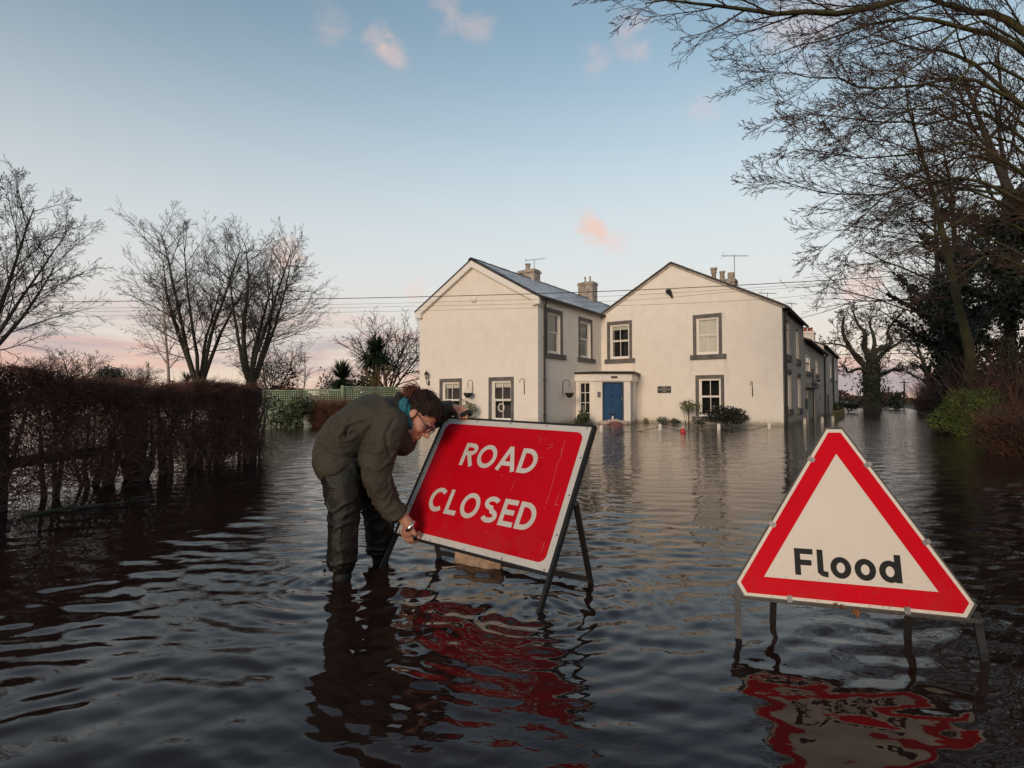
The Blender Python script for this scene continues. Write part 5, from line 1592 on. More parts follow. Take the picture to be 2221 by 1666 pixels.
# ================================================================== ROAD SIGNS
M_SIGNW = pm('sign_white', (.62, .60, .56), .38, .035, 5, extra=None)
def mud(g, vec, c, z0, z1):
    sp = g.n('ShaderNodeSeparateXYZ'); g.put(sp.inputs[0], vec)
    sk = g.math('MULTIPLY', g.rng(g.noise(vec, 75, 3, .5), .60, .68), g.rng(sp.outputs[2], z1, z0))
    c = g.mix(g.math('MULTIPLY', sk, .4), c, (.10, .07, .05))
    film = g.math('MULTIPLY', g.rng(g.noise(vec, 7, 6, .65), .35, .7), g.rng(sp.outputs[2], z1, z0))
    return g.mix(g.math('MULTIPLY', film, .13), c, (.12, .09, .07))
def sign_dirt(g, vec, c):
    c = mud(g, vec, c, .14, .42)
    d = g.rng(g.noise(vec, 9, 6, .7), .60, .80)
    c = g.mix(g.math('MULTIPLY', d, .12), c, (.16, .13, .10))
    mp = g.n('ShaderNodeMapping'); g.put(mp.inputs[0], vec); mp.inputs[3].default_value = (26, 26, 3.0); mp.inputs[2].default_value = (.3, .2, .4)
    sc_ = g.rng(g.noise(mp.outputs[0], 2.2, 2, .5), .735, .76)
    return g.mix(g.math('MULTIPLY', sc_, .12), c, (.55, .40, .36))
M_SIGNR = pm('sign_red', (.46, .002, .010), .42, .04, 4, extra=sign_dirt, spec=.08)
M_SIGNW2 = pm('sign_white_worn', (.50, .485, .46), .5, .03, 5, extra=sign_dirt)
def flood_dirt(g, vec, c):
    c = mud(g, vec, c, .12, .36)
    d = g.rng(g.noise(vec, 5, 7, .7), .56, .78)
    c = g.mix(g.math('MULTIPLY', d, .10), c, (.22, .17, .13))
    mp = g.n('ShaderNodeMapping'); g.put(mp.inputs[0], vec); mp.inputs[3].default_value = (14, 14, 1.2)
    return g.mix(g.math('MULTIPLY', g.rng(g.noise(mp.outputs[0], 1.6, 4, .6), .60, .78), .08), c, (.20, .16, .12))
M_FLW = pm('flood_white', (.59, .54, .48), .5, .02, 3, extra=flood_dirt)
M_FLR = pm('flood_red', (.54, .001, .012), .55, .05, 3, spec=.05, extra=lambda g, v, c: mud(g, v, c, .12, .36))
M_INK = pm('sign_black', (.012, .013, .016), .5, .05, 6, spec=.1)
M_LET = pm('sign_letter_white', (.50, .475, .44), .45, .04, 7)
M_STEEL = pm('dark_steel', (.010, .011, .013), .45, .3, 14, .15, 60, col2=(.018, .013, .011), spec=.3)
M_GALV = pm('grey_steel', (.026, .028, .031), .5, .3, 10, .1, 60)
M_CLIP = pm('zinc_clip', (.13, .13, .14), .45, .15, 30, metal=.6)

def ribbon(mb, pts, w, d, fn, closed=False):
    P = [Vector((p[0], p[1])) for p in pts]
    n = len(P)
    Lf, Rt = [], []
    for i in range(n):
        if closed:
            a, b = P[(i - 1) % n], P[(i + 1) % n]
            d0, d1 = (P[i] - a).normalized(), (b - P[i]).normalized()
        else:
            d0 = (P[i] - P[i - 1]).normalized() if i else (P[1] - P[0]).normalized()
            d1 = (P[i + 1] - P[i]).normalized() if i < n - 1 else d0
        n0, n1 = Vector((-d0.y, d0.x)), Vector((-d1.y, d1.x))
        mm = (n0 + n1)
        mm = mm.normalized() if mm.length > 1e-6 else n0
        k = 1 / max(.35, mm.dot(n0))
        Lf.append(P[i] + mm * w / 2 * k); Rt.append(P[i] - mm * w / 2 * k)
    vs = [fn(p.x, p.y, d) for p in Lf] + [fn(p.x, p.y, d) for p in Rt]
    m = n if closed else n - 1
    mb.add(vs, [(i, n + i, n + (i + 1) % n, (i + 1) % n) for i in range(m)])

def arc(cx, cy, rx, ry, a0, a1, n=18):
    return [(cx + rx * math.cos(R(a0 + (a1 - a0) * i / n)), cy + ry * math.sin(R(a0 + (a1 - a0) * i / n))) for i in range(n + 1)]
W_ = .185
h_ = W_ / 2
def glyph(c, w=W_):
    """stroke outlines on a cap height of 1; returns list of (pts, closed), advance width"""
    h = w / 2
    if c == 'R': return [([(h, 0), (h, 1)], 0), ([(h, 1 - h), (.36, 1 - h)] + arc(.36, .73, .25, .27 - h, 90, -90, 14)[1:] + [(h, .46 + h)], 0), ([(.33, .5), (.62, 0)], 0)], .72
    if c == 'O': return [(arc(.47, .5, .47 - h, .5 - h, 0, 360 - 10, 35), 1)], .94
    if c == 'A': return [([(.075, 0), (.44, 1)], 0), ([(.44, 1), (.805, 0)], 0), ([(.22, .30), (.66, .30)], 0)], .88
    if c == 'D': return [([(h, 0), (h, 1)], 0), ([(h, 1 - h), (.30, 1 - h)] + arc(.30, .5, .50 - h, .5 - h, 90, -90, 20)[1:] + [(h, h)], 0)], .80
    if c == 'C': return [(arc(.47, .5, .47 - h, .5 - h, 48, 312, 28), 0)], .84
    if c == 'L': return [([(h, 1), (h, h), (.56, h)], 0)], .58
    if c == 'S': return [(arc(.36, .735, .27, .265 - h, 28, 180, 12) + arc(.36, .735, .27, .265 - h, 180, 270, 8)[1:] + arc(.36, .27, .285, .27 - h, 90, -90, 14)[1:] + arc(.36, .27, .285, .27 - h, -90, -155, 8)[1:], 0)], .72
    if c == 'E': return [([(.60, 1 - h), (h, 1 - h), (h, h), (.62, h)], 0), ([(h, .52), (.55, .52)], 0)], .64
    if c == 'F': return [([(.66, 1 - h), (h, 1 - h), (h, 0)], 0), ([(h, .48), (.60, .48)], 0)], .68
    if c == 'l': return [([(h, 1), (h, .20)] + arc(.20 + h, .22, .20, .22 - h, 180, 268, 8)[1:] + [(.36, h)], 0)], .36
    if c == 'o': return [(arc(.36, .385, .36 - h, .395 - h, 0, 350, 35), 1)], .72
    if c == 'd': return [(arc(.35, .385, .35 - h, .395 - h, 0, 350, 35), 1), ([(.72 - h, 1), (.72 - h, 0)], 0)], .72
def letters(word, xs, base, capH, fn, d, mat, parent, w=W_):
    for ch_, (x0, x1) in zip(word, xs):
        st, adv = glyph(ch_, w)
        sx = (x1 - x0) / adv
        m = MB()
        for k, (pts, cl) in enumerate(st):
            ribbon(m, [(x0 + px * sx, base + py * capH) for px, py in pts], w * capH, d + .0004 * k, fn, bool(cl))
        m.build('letter', mat, parent)['label'] = 'letter %s' % ch_

def rrect(x0, x1, z0, z1, r, n=6):
    out = []
    for cx, cz, a in ((x1 - r, z1 - r, 0), (x0 + r, z1 - r, 90), (x0 + r, z0 + r, 180), (x1 - r, z0 + r, 270)):
        out += arc(cx, cz, r, r, a, a + 90, n)
    return out

class Pose:
    def __init__(s, c, ax, ay, az):
        s.c, s.x, s.y, s.z = Vector(c), Vector(ax).normalized(), Vector(ay).normalized(), Vector(az).normalized()
    def w(s, a, b, d=0.0):          # d = towards the viewer of the sign
        return s.c + s.x * a + s.z * b - s.y * d

def road_closed():
    Po = Pose((-.12601, 2.95251, .48509), (.78783, -.61545, -.02319), (.52220, .68748, -.50466), (.32653, .38548, .86301))
    base = Vector((Po.c.x, Po.c.y, 0))
    t = thing('road_sign', 'red rectangular ROAD CLOSED sign on a black folding frame, held by the bending person', 'sign', base)
    fn = lambda a, b, d: Po.w(a, b, d) - base
    m = MB(); m.prism(rrect(-.525, .525, -.375, .375, .006, 2), -.004, .002, fn); pan = m.build('panel', M_SIGNW2, t)
    m = MB(); m.prism(rrect(-.490, .490, -.340, .340, .042, 8), .0021, .0032, fn); m.build('red_field', M_SIGNR, pan)
    letters('ROAD', [(-.262, -.158), (-.146, -.010), (.008, .140), (.153, .266)], .080, .142, fn, .0038, M_LET, pan)
    letters('CLOSED', [(-.374, -.256), (-.236, -.146), (-.131, .000), (.028, .130), (.150, .246), (.257, .366)], -.211, .142, fn, .0038, M_LET, pan)
    # scratches on the sheeting
    rnd = random.Random(8)
    m = MB()
    for pts in ([(.392, .30), (.398, .20), (.392, .13), (.402, .02), (.40, -.06)], [(.23, .298), (.25, .268)], [(.27, .292), (.275, .278)], [(.30, .232), (.33, .245), (.318, .255)], [(.30, .255), (.33, .262)],
                [(.235, .172), (.30, .180)], [(.458, .002), (.45, -.06), (.475, -.055)], [(.165, -.02), (.168, .03)], [(.455, -.29), (.46, -.24)], [(.06, .055), (.078, .05)], [(.10, -.255), (.118, -.258)], [(.40, .20), (.385, .245)]):
        ribbon(m, pts, .0010, .0037, fn)
    m.build('scratches', pm('scratch', (.42, .20, .19), .6, .1, 9), pan)
    # steel edge frame
    m = MB()
    def bar(a, b, r=.012, n=8, mm=None): (mm or m).tube([Vector(a), Vector(b)], r, n)
    for (x0, z0, x1, z1) in ((-.524, .380, .524, .380), (-.524, -.380, .524, -.380)):
        m = MB(); m.prism([(x0, z0 - .006), (x1, z0 - .006), (x1, z0 + .006), (x0, z0 + .006)], -.020, .004, fn)
        m.build('edge_bar', M_STEEL, t)
    for s in (-1, 1):
        ml = MB()
        e = .40 + (.149 + .36) / .863 if s > 0 else .40 + (.174 + .36) / .863
        ml.prism([(s * .533 - .008, -e), (s * .533 + .008, -e), (s * .533 + .008, .386), (s * .533 - .008, .386)], -.024, .005, fn)
        ml.build('front_leg', M_STEEL, t)
    hr, hlft = Po.w(.536, -.025, -.04) - base, Po.w(-.536, -.025, -.04) - base
    gr, gl = Vector((.40, 2.775, 0)) - base, Vector((-.43, 3.24, 0)) - base
    ext = lambda a, b: a + (b - a) * (1 + .30 / (a.z - b.z) * 1.0)
    def flat(a, b, w, th, mm, upv=Vector((0, 0, 1))):
        d = (b - a).normalized(); sx = d.cross(Po.y).normalized(); sy = d.cross(sx)
        vs = []
        for p in (a, b):
            for u_, v_ in ((-1, -1), (1, -1), (1, 1), (-1, 1)): vs.append(p + sx * w * .5 * u_ + sy * th * .5 * v_)
        mm.add(vs, [(3, 2, 1, 0), (4, 5, 6, 7), (0, 1, 5, 4), (1, 2, 6, 5), (2, 3, 7, 6), (3, 0, 4, 7)])
    for h0, g0 in ((hr, gr), (hlft, gl)):
        ml = MB(); flat(h0, ext(h0, g0), .026, .016, ml); ml.build('rear_leg', M_STEEL, t)
    ml = MB(); a = hr.lerp(gr, .93); b = hlft.lerp(gl, .93); flat(a, b, .026, .012, ml); ml.build('crossbar', M_STEEL, t)
    for h0 in (hr, hlft):
        ml = MB(); ml.sphere(h0, .018, 8, 6); ml.build('hinge', M_STEEL, t, smooth=True)
    ml = MB()
    for k in range(5):
        for (x, z) in ((-.50 + k * .25, .366), (-.50 + k * .25, -.366)):
            ml.lathe([(.0045, 0), (.004, .0015)], (0, 0, 0), 6, Matrix.Translation(fn(x, z, .0022)) @ (-Po.y).to_track_quat('Z', 'Y').to_matrix().to_4x4())
    for k in range(3):
        for x in (-.512, .512):
            ml.lathe([(.0045, 0), (.004, .0015)], (0, 0, 0), 6, Matrix.Translation(fn(x, -.20 + k * .2, .0022)) @ (-Po.y).to_track_quat('Z', 'Y').to_matrix().to_4x4())
    ml.build('rivets', M_STEEL, pan)
    # sandbag weighing the rear crossbar
    A, B = a + base, b + base
    c = A.lerp(B, .70)
    sd_ = (A - B).normalized(); nx = Vector((-sd_.y, sd_.x, 0))
    V, F = [], []
    nu, nv = 26, 20
    rnd = random.Random(4)
    for i in range(nu + 1):
        s = (i / nu - .5) * .30
        for j in range(nv):
            q = 2 * PI * j / nv
            rr = .034 * (1 + .10 * mnoise.noise(Vector((s * 14, math.cos(q) * 1.4, math.sin(q) * 1.4)))) * (1 - (abs(i / nu - .5) * 2) ** 6 * .35)
            zz = math.sin(q) * .066 * (1 + .12 * mnoise.noise(Vector((s * 9, 3, math.sin(q) * 2))))
            fold = .006 * math.sin(s * 60 + 2 * math.cos(q))
            V.append(tuple(c + sd_ * s + nx * (math.cos(q) * (rr + fold)) + Vector((0, 0, -.012 + zz))))
    for i in range(nu):
        for j in range(nv): F.append((i * nv + j, i * nv + (j + 1) % nv, (i + 1) * nv + (j + 1) % nv, (i + 1) * nv + j))
    F.append(tuple(range(nv - 1, -1, -1))); F.append(tuple(nu * nv + j for j in range(nv)))
    m = MB(); m.add(V, F)
    sb = m.build('sandbag', pm('wet_hessian', (.42, .31, .235), .85, .16, 26, .6, 130, col2=(.26, .18, .13)), None, smooth=True)
    tag(sb, 'wet beige sandbag hanging over the rear bar of the ROAD CLOSED sign', 'sandbag')
    return Po
RC = road_closed()

def flood_sign():
    Po = Pose((1.29204, 2.13134, .38980), (.93628, -.35084, .01692), (.34563, .91164, -.22239), (.06260, .21406, .97481))
    base = Vector((Po.c.x, Po.c.y, 0))
    t = thing('flood_sign', 'red and white triangular Flood warning sign on a grey steel stand', 'sign', base)
    fn = lambda a, b, d: Po.w(a, b, d) - base
    S, e = .836, .0549
    def tri(S, e, dz=0.0):
        hh = S * math.sqrt(3) / 2
        A, B, C = (0, hh * 2 / 3), (S / 2, -hh / 3), (-S / 2, -hh / 3)
        q = e / S
        L = lambda p, r: (p[0] + (r[0] - p[0]) * q, p[1] + (r[1] - p[1]) * q + dz)
        return [L(C, A), L(C, B), L(B, C), L(B, A), L(A, B), L(A, C)]
    m = MB(); m.prism(tri(S, e), -.004, .002, fn); pan = m.build('panel', M_FLW, t)
    m = MB()
    o_ = tri(S - .040, e - .011); hh = .580
    i_ = [(-.289, -.1635), (.289, -.1635), (0, .335)]
    # red band as three joined trapezoids with cut corners
    vs = [fn(a, b, .0026) for a, b in o_] + [fn(a, b, .0026) for a, b in i_]
    m.add(vs, [(0, 1, 6), (1, 2, 7, 6), (2, 3, 7), (3, 4, 8, 7), (4, 5, 8), (5, 0, 6, 8)])
    m.build('red_border', M_FLR, pan)
    w = .205
    letters('Flood', [(-.175, -.108), (-.096, -.060), (-.051, .018), (.030, .099), (.110, .181)], -.145, .101, fn, .0030, M_INK, pan, w)
    # dark edge channel
    m = MB()
    P = tri(S + .022, e + .004)
    Q = tri(S - .004, e - .001)
    for k in range(6):
        a, b = P[k], P[(k + 1) % 6]; c, d = Q[(k + 1) % 6], Q[k]
        m.prism([a, b, c, d], -.024, .0015, fn)
    m.build('edge_frame', pm('frame_green_grey', (.022, .026, .026), .5, .2, 10), t)
    # stand
    def flat(a, b, w, th, name, mat):
        d = (b - a).normalized(); sx = d.cross(Po.y).normalized(); sy = d.cross(sx)
        vs = []
        for p in (a, b):
            for u_, v_ in ((-1, -1), (1, -1), (1, 1), (-1, 1)): vs.append(p + sx * w * .5 * u_ + sy * th * .5 * v_)
        mm = MB(); mm.add(vs, [(3, 2, 1, 0), (4, 5, 6, 7), (0, 1, 5, 4), (1, 2, 6, 5), (2, 3, 7, 6), (3, 0, 4, 7)])
        return mm.build(name, mat, t)
    # left and right front legs
    L0, L1 = Po.w(-.390, -.222, -.012), Vector((.893, 2.165, 0))
    R0, R1 = Po.w(.396, -.222, -.012), Vector((1.690, 1.968, 0))
    for a, b in ((L0, L1), (R0, R1)):
        b2 = a + (b - a) * (1 + .30 / (a.z - b.z))
        flat(a - base, b2 - base, .024, .016, 'front_leg', M_GALV)
    for x, g0 in ((-.235, Vector((1.10, 2.315, 0))), (.235, Vector((1.555, 2.16, 0)))):
        a = Po.w(x, .02, -.035); b2 = a + (g0 - a) * (1 + .30 / a.z)
        flat(a - base, b2 - base, .024, .016, 'rear_leg', M_STEEL)
    a, b = Po.w(-.41, -.250, -.014), Po.w(.41, -.250, -.014)
    flat(a - base, b - base, .016, .016, 'crossbar', M_STEEL)
    a, b = Po.w(-.245, .02, -.036), Po.w(.245, .02, -.036)
    flat(a - base, b - base, .02, .016, 'crossbar', M_STEEL)
    for (x, z, ang) in ((-.0935, .312, 60), (.1085, .295, -60), (-.2505, .045, 60), (.2725, .012, -60), (-.201, -.2345, 0), (.186, -.2345, 0)):
        mm = MB()
        ca, sa = math.cos(R(ang)), math.sin(R(ang))
        def fc(u_, v_, d): return fn(x + u_ * ca - v_ * sa, z + u_ * sa + v_ * ca, d)
        sgn = 1 if ang else -1
        mm.prism([(-.009, -.016 ), (.009, -.016), (.009, .010), (-.009, .010)], .0022, .0065, fc)
        mm.prism([(-.006, -.006), (.006, -.006), (.006, .008), (-.006, .008)], .0066, .0125, fc)
        mm.build('clip', M_CLIP, t)
    # crisp leaf caught on the lower edge
    rng = np.random.default_rng(9)
    mm = MB()
    for (x, z, s, r0) in ((.022, -.262, .030, .3), (-.022, -.247, .018, 1.2), (-.045, -.241, .014, 2.2)):
        pts = [(0, -1.1), (.35, -.35), (.95, .15), (.45, .25), (.55, .85), (.05, .55), (-.35, .95), (-.45, .3), (-.9, .2), (-.4, -.3)]
        vs = [fn(x + (a * math.cos(r0) - b * math.sin(r0)) * s * .7, z + (a * math.sin(r0) + b * math.cos(r0)) * s * .7, .010 + .006 * math.sin(a * 3 + b * 2)) for a, b in pts]
        mm.add([fn(x, z, .014)] + vs, [(0, k + 1, (k + 1) % 10 + 1) for k in range(10)])
    lf = mm.build('leaf', pm('dry_leaf', (.16, .07, .03), .8, .3, 40), None)
    lf.location = base
    tag(lf, 'dry brown leaves caught on the lower edge of the Flood sign', 'leaf')
    return Po
FL = flood_sign()

# ================================================================== THE PERSON
M_SKIN = pm('skin', (.46, .235, .165), .5, .10, 22, .08, 90, col2=(.36, .16, .115), spec=.35)
M_JACKET = pm('waxed_olive', (.056, .049, .035), .75, .16, 5, .35, 190, col2=(.036, .032, .023), spec=.3)
M_TROUSER = pm('waxed_trousers', (.011, .0108, .008), .42, .25, 6, .3, 120, col2=(.006, .006, .005), spec=.28)
M_BOOT = pm('rubber_boot', (.008, .009, .010), .6, .2, 8, spec=.2)
M_HAIR = pm('dark_hair', (.020, .0105, .008), .6, .35, 40, .3, 200, spec=.2)
M_HAIR2 = pm('brown_strand', (.050, .024, .015), .5, .4, 25, spec=.3, col2=(.016, .009, .007))
M_PONY = pm('auburn_hair', (.16, .055, .026), .45, .3, 30, .2, 200, spec=.5)
M_SCARF = pm('teal_fleece', (.022, .130, .165), .9, .2, 14, .4, 160)
M_GLASSES = pm('purple_frame', (.028, .014, .045), .3, .1, 20)
M_LENS = bpy.data.materials.new('spectacle_lens')
M_LENS.use_nodes = True
_g = NT(M_LENS.node_tree); _t = M_LENS.node_tree
_tr = _g.n('ShaderNodeBsdfTransparent'); _gl = _g.n('ShaderNodeBsdfGlossy'); _gl.inputs['Roughness'].default_value = .05
_mx = _g.n('ShaderNodeMixShader'); _mx.inputs[0].default_value = .06
_t.links.new(_tr.outputs[0], _mx.inputs[1]); _t.links.new(_gl.outputs[0], _mx.inputs[2]); _t.links.new(_mx.outputs[0], _t.nodes['Material Output'].inputs[0])
M_SILVER = pm('silver', (.75, .74, .72), .22, .05, 9, metal=1.0)

def etube(mb, pts, rad, ref=Vector((0, 1, 0)), n=20, cap=4):
    """closed tube with elliptic section; rad = [(r_along_ref, r_other)]; rounded ends"""
    P = [Vector(p) for p in pts]
    rad = [(r, r) if not hasattr(r, '__len__') else r for r in rad]
    # densify with catmull-rom
    Q, Rd = [], []
    sub = 6
    for i in range(len(P) - 1):
        p0, p1, p2, p3 = P[max(i - 1, 0)], P[i], P[i + 1], P[min(i + 2, len(P) - 1)]
        for k in range(sub):
            f = k / sub
            Q.append(.5 * ((2 * p1) + (p2 - p0) * f + (2 * p0 - 5 * p1 + 4 * p2 - p3) * f * f + (3 * p1 - p0 - 3 * p2 + p3) * f ** 3))
            Rd.append((rad[i][0] * (1 - f) + rad[i + 1][0] * f, rad[i][1] * (1 - f) + rad[i + 1][1] * f))
    Q.append(P[-1]); Rd.append(rad[-1])
    t0, t1 = (Q[1] - Q[0]).normalized(), (Q[-1] - Q[-2]).normalized()
    pre, post = [], []
    for k in range(cap, 0, -1):
        a = k / cap * PI / 2 * .97
        m_ = (Rd[0][0] + Rd[0][1]) / 2
        pre.append((Q[0] - t0 * math.sin(a) * m_ * .6, (Rd[0][0] * math.cos(a), Rd[0][1] * math.cos(a))))
    for k in range(1, cap + 1):
        a = k / cap * PI / 2 * .97
        m_ = (Rd[-1][0] + Rd[-1][1]) / 2
        post.append((Q[-1] + t1 * math.sin(a) * m_ * .6, (Rd[-1][0] * math.cos(a), Rd[-1][1] * math.cos(a))))
    allp = pre + list(zip(Q, Rd)) + post
    vs, fs = [], []
    N = len(allp)
    for i, (p, r) in enumerate(allp):
        j0, j1 = max(0, min(i - 1, N - 1)), min(N - 1, i + 1)
        t = (allp[j1][0] - allp[j0][0])
        t = t.normalized() if t.length > 1e-7 else t0
        a = ref - t * ref.dot(t)
        a = a.normalized() if a.length > 1e-3 else t.orthogonal().normalized()
        b = t.cross(a)
        for k in range(n):
            q = 2 * PI * k / n
            vs.append(p + a * math.cos(q) * r[0] + b * math.sin(q) * r[1])
    for i in range(N - 1):
        for k in range(n):
            k2 = (k + 1) % n
            fs.append((i * n + k, i * n + k2, (i + 1) * n + k2, (i + 1) * n + k))
    fs.append(tuple(range(n - 1, -1, -1))); fs.append(tuple((N - 1) * n + k for k in range(n)))
    mb.add(vs, fs)

def remeshed(mb, voxel, smooth=6, fac=.5):
    me = bpy.data.meshes.new('tmp')
    me.from_pydata([tuple(v) for v in mb.v], [], mb.f)
    bm = bmesh.new(); bm.from_mesh(me)
    bmesh.ops.recalc_face_normals(bm, faces=bm.faces)
    bm.to_mesh(me); bm.free()
    o = bpy.data.objects.new('tmp', me); COL.objects.link(o)
    m = o.modifiers.new('r', 'REMESH'); m.mode = 'VOXEL'; m.voxel_size = voxel; m.adaptivity = 0
    if smooth:
        s = o.modifiers.new('s', 'SMOOTH'); s.factor = fac; s.iterations = smooth
    dg = bpy.context.evaluated_depsgraph_get()
    r = bpy.data.meshes.new_from_object(o.evaluated_get(dg))
    bpy.data.objects.remove(o)
    return r

def arrs(me):
    V = np.empty(len(me.vertices) * 3, np.float32); me.vertices.foreach_get('co', V)
    N = np.empty(len(me.vertices) * 3, np.float32); me.vertices.foreach_get('normal', N)
    return V.reshape(-1, 3).astype(float), N.reshape(-1, 3).astype(float)

def put(me, V, name, mat, parent, base):
    me.vertices.foreach_set('co', (V - np.array(base)).astype(np.float32).ravel())
    me.update()
    me.materials.clear(); me.materials.append(mat); me.name = name
    me.polygons.foreach_set('use_smooth', np.ones(len(me.polygons), bool))
    return link(bpy.data.objects.new(name, me), parent)

def nz(V, f, seed=0.0, st=(1, 1, 1)):
    q = V * np.array(st) * f + seed
    return np.array([mnoise.noise(Vector(p)) for p in q])

PBASE = Vector((-.85, 2.98, 0))
person = thing('person', 'person in olive waxed jacket and wellington boots bending over to grip the ROAD CLOSED sign', 'person', PBASE)

# --- joints (surveyed) -------------------------------------------------
hipR, hipL = at(737, 995, 2.90), at(772, 990, 3.08)
kneeR, kneeL = at(746, 1110, 2.87), at(820, 1105, 3.15)
ankR, ankL = at(742, 1240, 2.84), at(826, 1205, 3.17)
shR, shL = at(838, 928, 2.96), at(898, 900, 3.33)
elR, wrR = at(822, 1060, 2.93), at(889, 1140, 2.95)
elL, wrL = at(940, 915, 3.47), at(984, 884, 3.39)
nb = at(872, 893, 3.14)
F_ = Vector((.60, -.26, -.76)).normalized()
U_ = Vector((.76, .02, .64)); U_ = (U_ - F_ * U_.dot(F_)).normalized()
R_ = F_.cross(U_)
HS = 1.05
earR = at(895, 900, 3.035)
HC = earR - R_ * .078 * HS + F_ * .004 * HS + U_ * .012 * HS
def hd(r, f, u): return HC + (R_ * r + F_ * f + U_ * u) * HS
HM = Matrix((R_, F_, U_)).transposed()

# --- body: one continuous surface --------------------------------------
b = MB()
def ell(c, r, M=HM): b.sphere(c, [k * HS for k in r], 20, 14, M)
ell(hd(0, -.014, .030), (.074, .095, .086))
ell(hd(0, .030, -.028), (.062, .068, .082))
ell(hd(0, .048, -.072), (.046, .046, .040))
ell(hd(0, .076, -.097), (.020, .018, .016))
for s in (-1, 1):
    ell(hd(s * .036, .064, -.030), (.026, .026, .028))
    ell(hd(s * .030, .086, .024), (.024, .014, .009))
    ell(hd(s * .011, .104, -.037), (.009, .010, .008))
    ell(hd(s * .040, .035, -.078), (.018, .030, .022))
    ell(hd(s * .080, -.010, -.010), (.009, .021, .034))
    ell(hd(s * .079, -.008, -.032), (.006, .010, .012))
etube(b, [hd(0, .088, .022), hd(0, .102, -.006), hd(0, .118, -.032)], [.0085 * HS, .0095 * HS, .0125 * HS], R_, 12)
ell(hd(0, .0925, -.066), (.022, .011, .006)); ell(hd(0, .0905, -.0775), (.020, .012, .0065))
neck0 = hd(0, -.030, -.055)
etube(b, [neck0, neck0.lerp(nb, .5), nb, nb.lerp(at(800, 925, 3.08), .5)], [.056, .058, .066, .09])
etube(b, [nb, at(840, 912, 3.12), at(788, 930, 3.06), at(748, 965, 3.0), hipR.lerp(hipL, .5)], [(.09, .07), (.125, .085), (.115, .08), (.11, .08), (.11, .07)])
for h, k, a in ((hipR, kneeR, ankR), (hipL, kneeL, ankL)):
    etube(b, [h, h.lerp(k, .5), k, k.lerp(a, .4), a, a + Vector((.01, 0, -.22)), a + Vector((.09, -.01, -.27))], [.065, .062, .048, .048, .034, .034, .032])
etube(b, [nb, shR], [.055, .05]); etube(b, [nb, shL], [.055, .05])
etube(b, [shR, elR, elR.lerp(wrR, .45), wrR], [.05, .030, .031, (.026, .030)])
etube(b, [shL, elL, elL.lerp(wrL, .45), wrL], [.05, .036, .034, (.026, .030)])

def finger(pts, r0, r1):
    etube(b, pts, [r0 + (r1 - r0) * i / (len(pts) - 1) for i in range(len(pts))], Vector((0, 1, 0)), 10, 3)
# right hand closing round the lower edge of the sign
n_s = -RC.y                                     # towards the viewer of the sign
edge = RC.w(-.36, -.384, 0)                      # on the bottom edge
kn = [RC.w(x, z, d) for x, z, d in ((-.413, -.372, .060), (-.391, -.381, .058), (-.369, -.384, .055), (-.347, -.376, .050))]
palm_c = wrR.lerp((kn[1] + kn[2]) * .5, .60)
pd = ((kn[1] + kn[2]) * .5 - wrR).normalized(); ps = (kn[3] - kn[0]).normalized(); pn = pd.cross(ps).normalized()
Mh = Matrix((ps, pn, pd)).transposed()
b.sphere(palm_c, (.042, .020, .052), 16, 12, Mh)
b.sphere(wrR.lerp(palm_c, .4), (.032, .022, .045), 14, 10, Mh)
for i, k0 in enumerate(kn):
    root = palm_c + ps * (-.030 + .020 * i) + pd * .016
    m1 = k0
    m2 = k0 + RC.z * -.022 + RC.y * (.020)
    m3 = k0 + RC.z * -.016 + RC.y * (.052)
    m4 = k0 + RC.z * (.004) + RC.y * (.066)
    finger([root, m1, m2, m3, m4], .0115, .0080)
th0 = wrR.lerp(palm_c, .55) + ps * .030
finger([th0, th0 + pd * .022 + ps * .022 - RC.y * -.004, RC.w(-.325, -.345, .026), RC.w(-.322, -.372, .018)], .0135, .0095)
# left hand hooked over the top edge
kl = [RC.w(x, z, d) for x, z, d in ((-.392, .412, -.006), (-.371, .418, -.002), (-.349, .418, .000), (-.328, .412, .000))]
pl_c = wrL.lerp((kl[1] + kl[2]) * .5, .58)
pdl = ((kl[1] + kl[2]) * .5 - wrL).normalized(); psl = (kl[3] - kl[0]).normalized(); pnl = pdl.cross(psl).normalized()
psl = pnl.cross(pdl).normalized()
Ml = Matrix((psl, pnl, pdl)).transposed()
b.sphere(pl_c, (.040, .021, .050), 16, 12, Ml)
b.sphere(wrL.lerp(pl_c, .4), (.030, .022, .042), 14, 10, Ml)
for i, k0 in enumerate(kl):
    root = pl_c + psl * (-.028 + .019 * i) + pdl * .012
    L = (.9, 1.0, 1.0, .85)[i]
    finger([root, k0, k0 - RC.y * .024 * L + RC.z * -.004, k0 - RC.y * .034 * L + RC.z * -.028 * L, k0 - RC.y * .026 * L + RC.z * -.048 * L], .0112, .0078)
finger([wrL.lerp(pl_c, .5) - RC.y * .018, RC.w(-.405, .400, .022), RC.w(-.385, .388, .026), RC.w(-.372, .372, .020)], .0125, .0090)

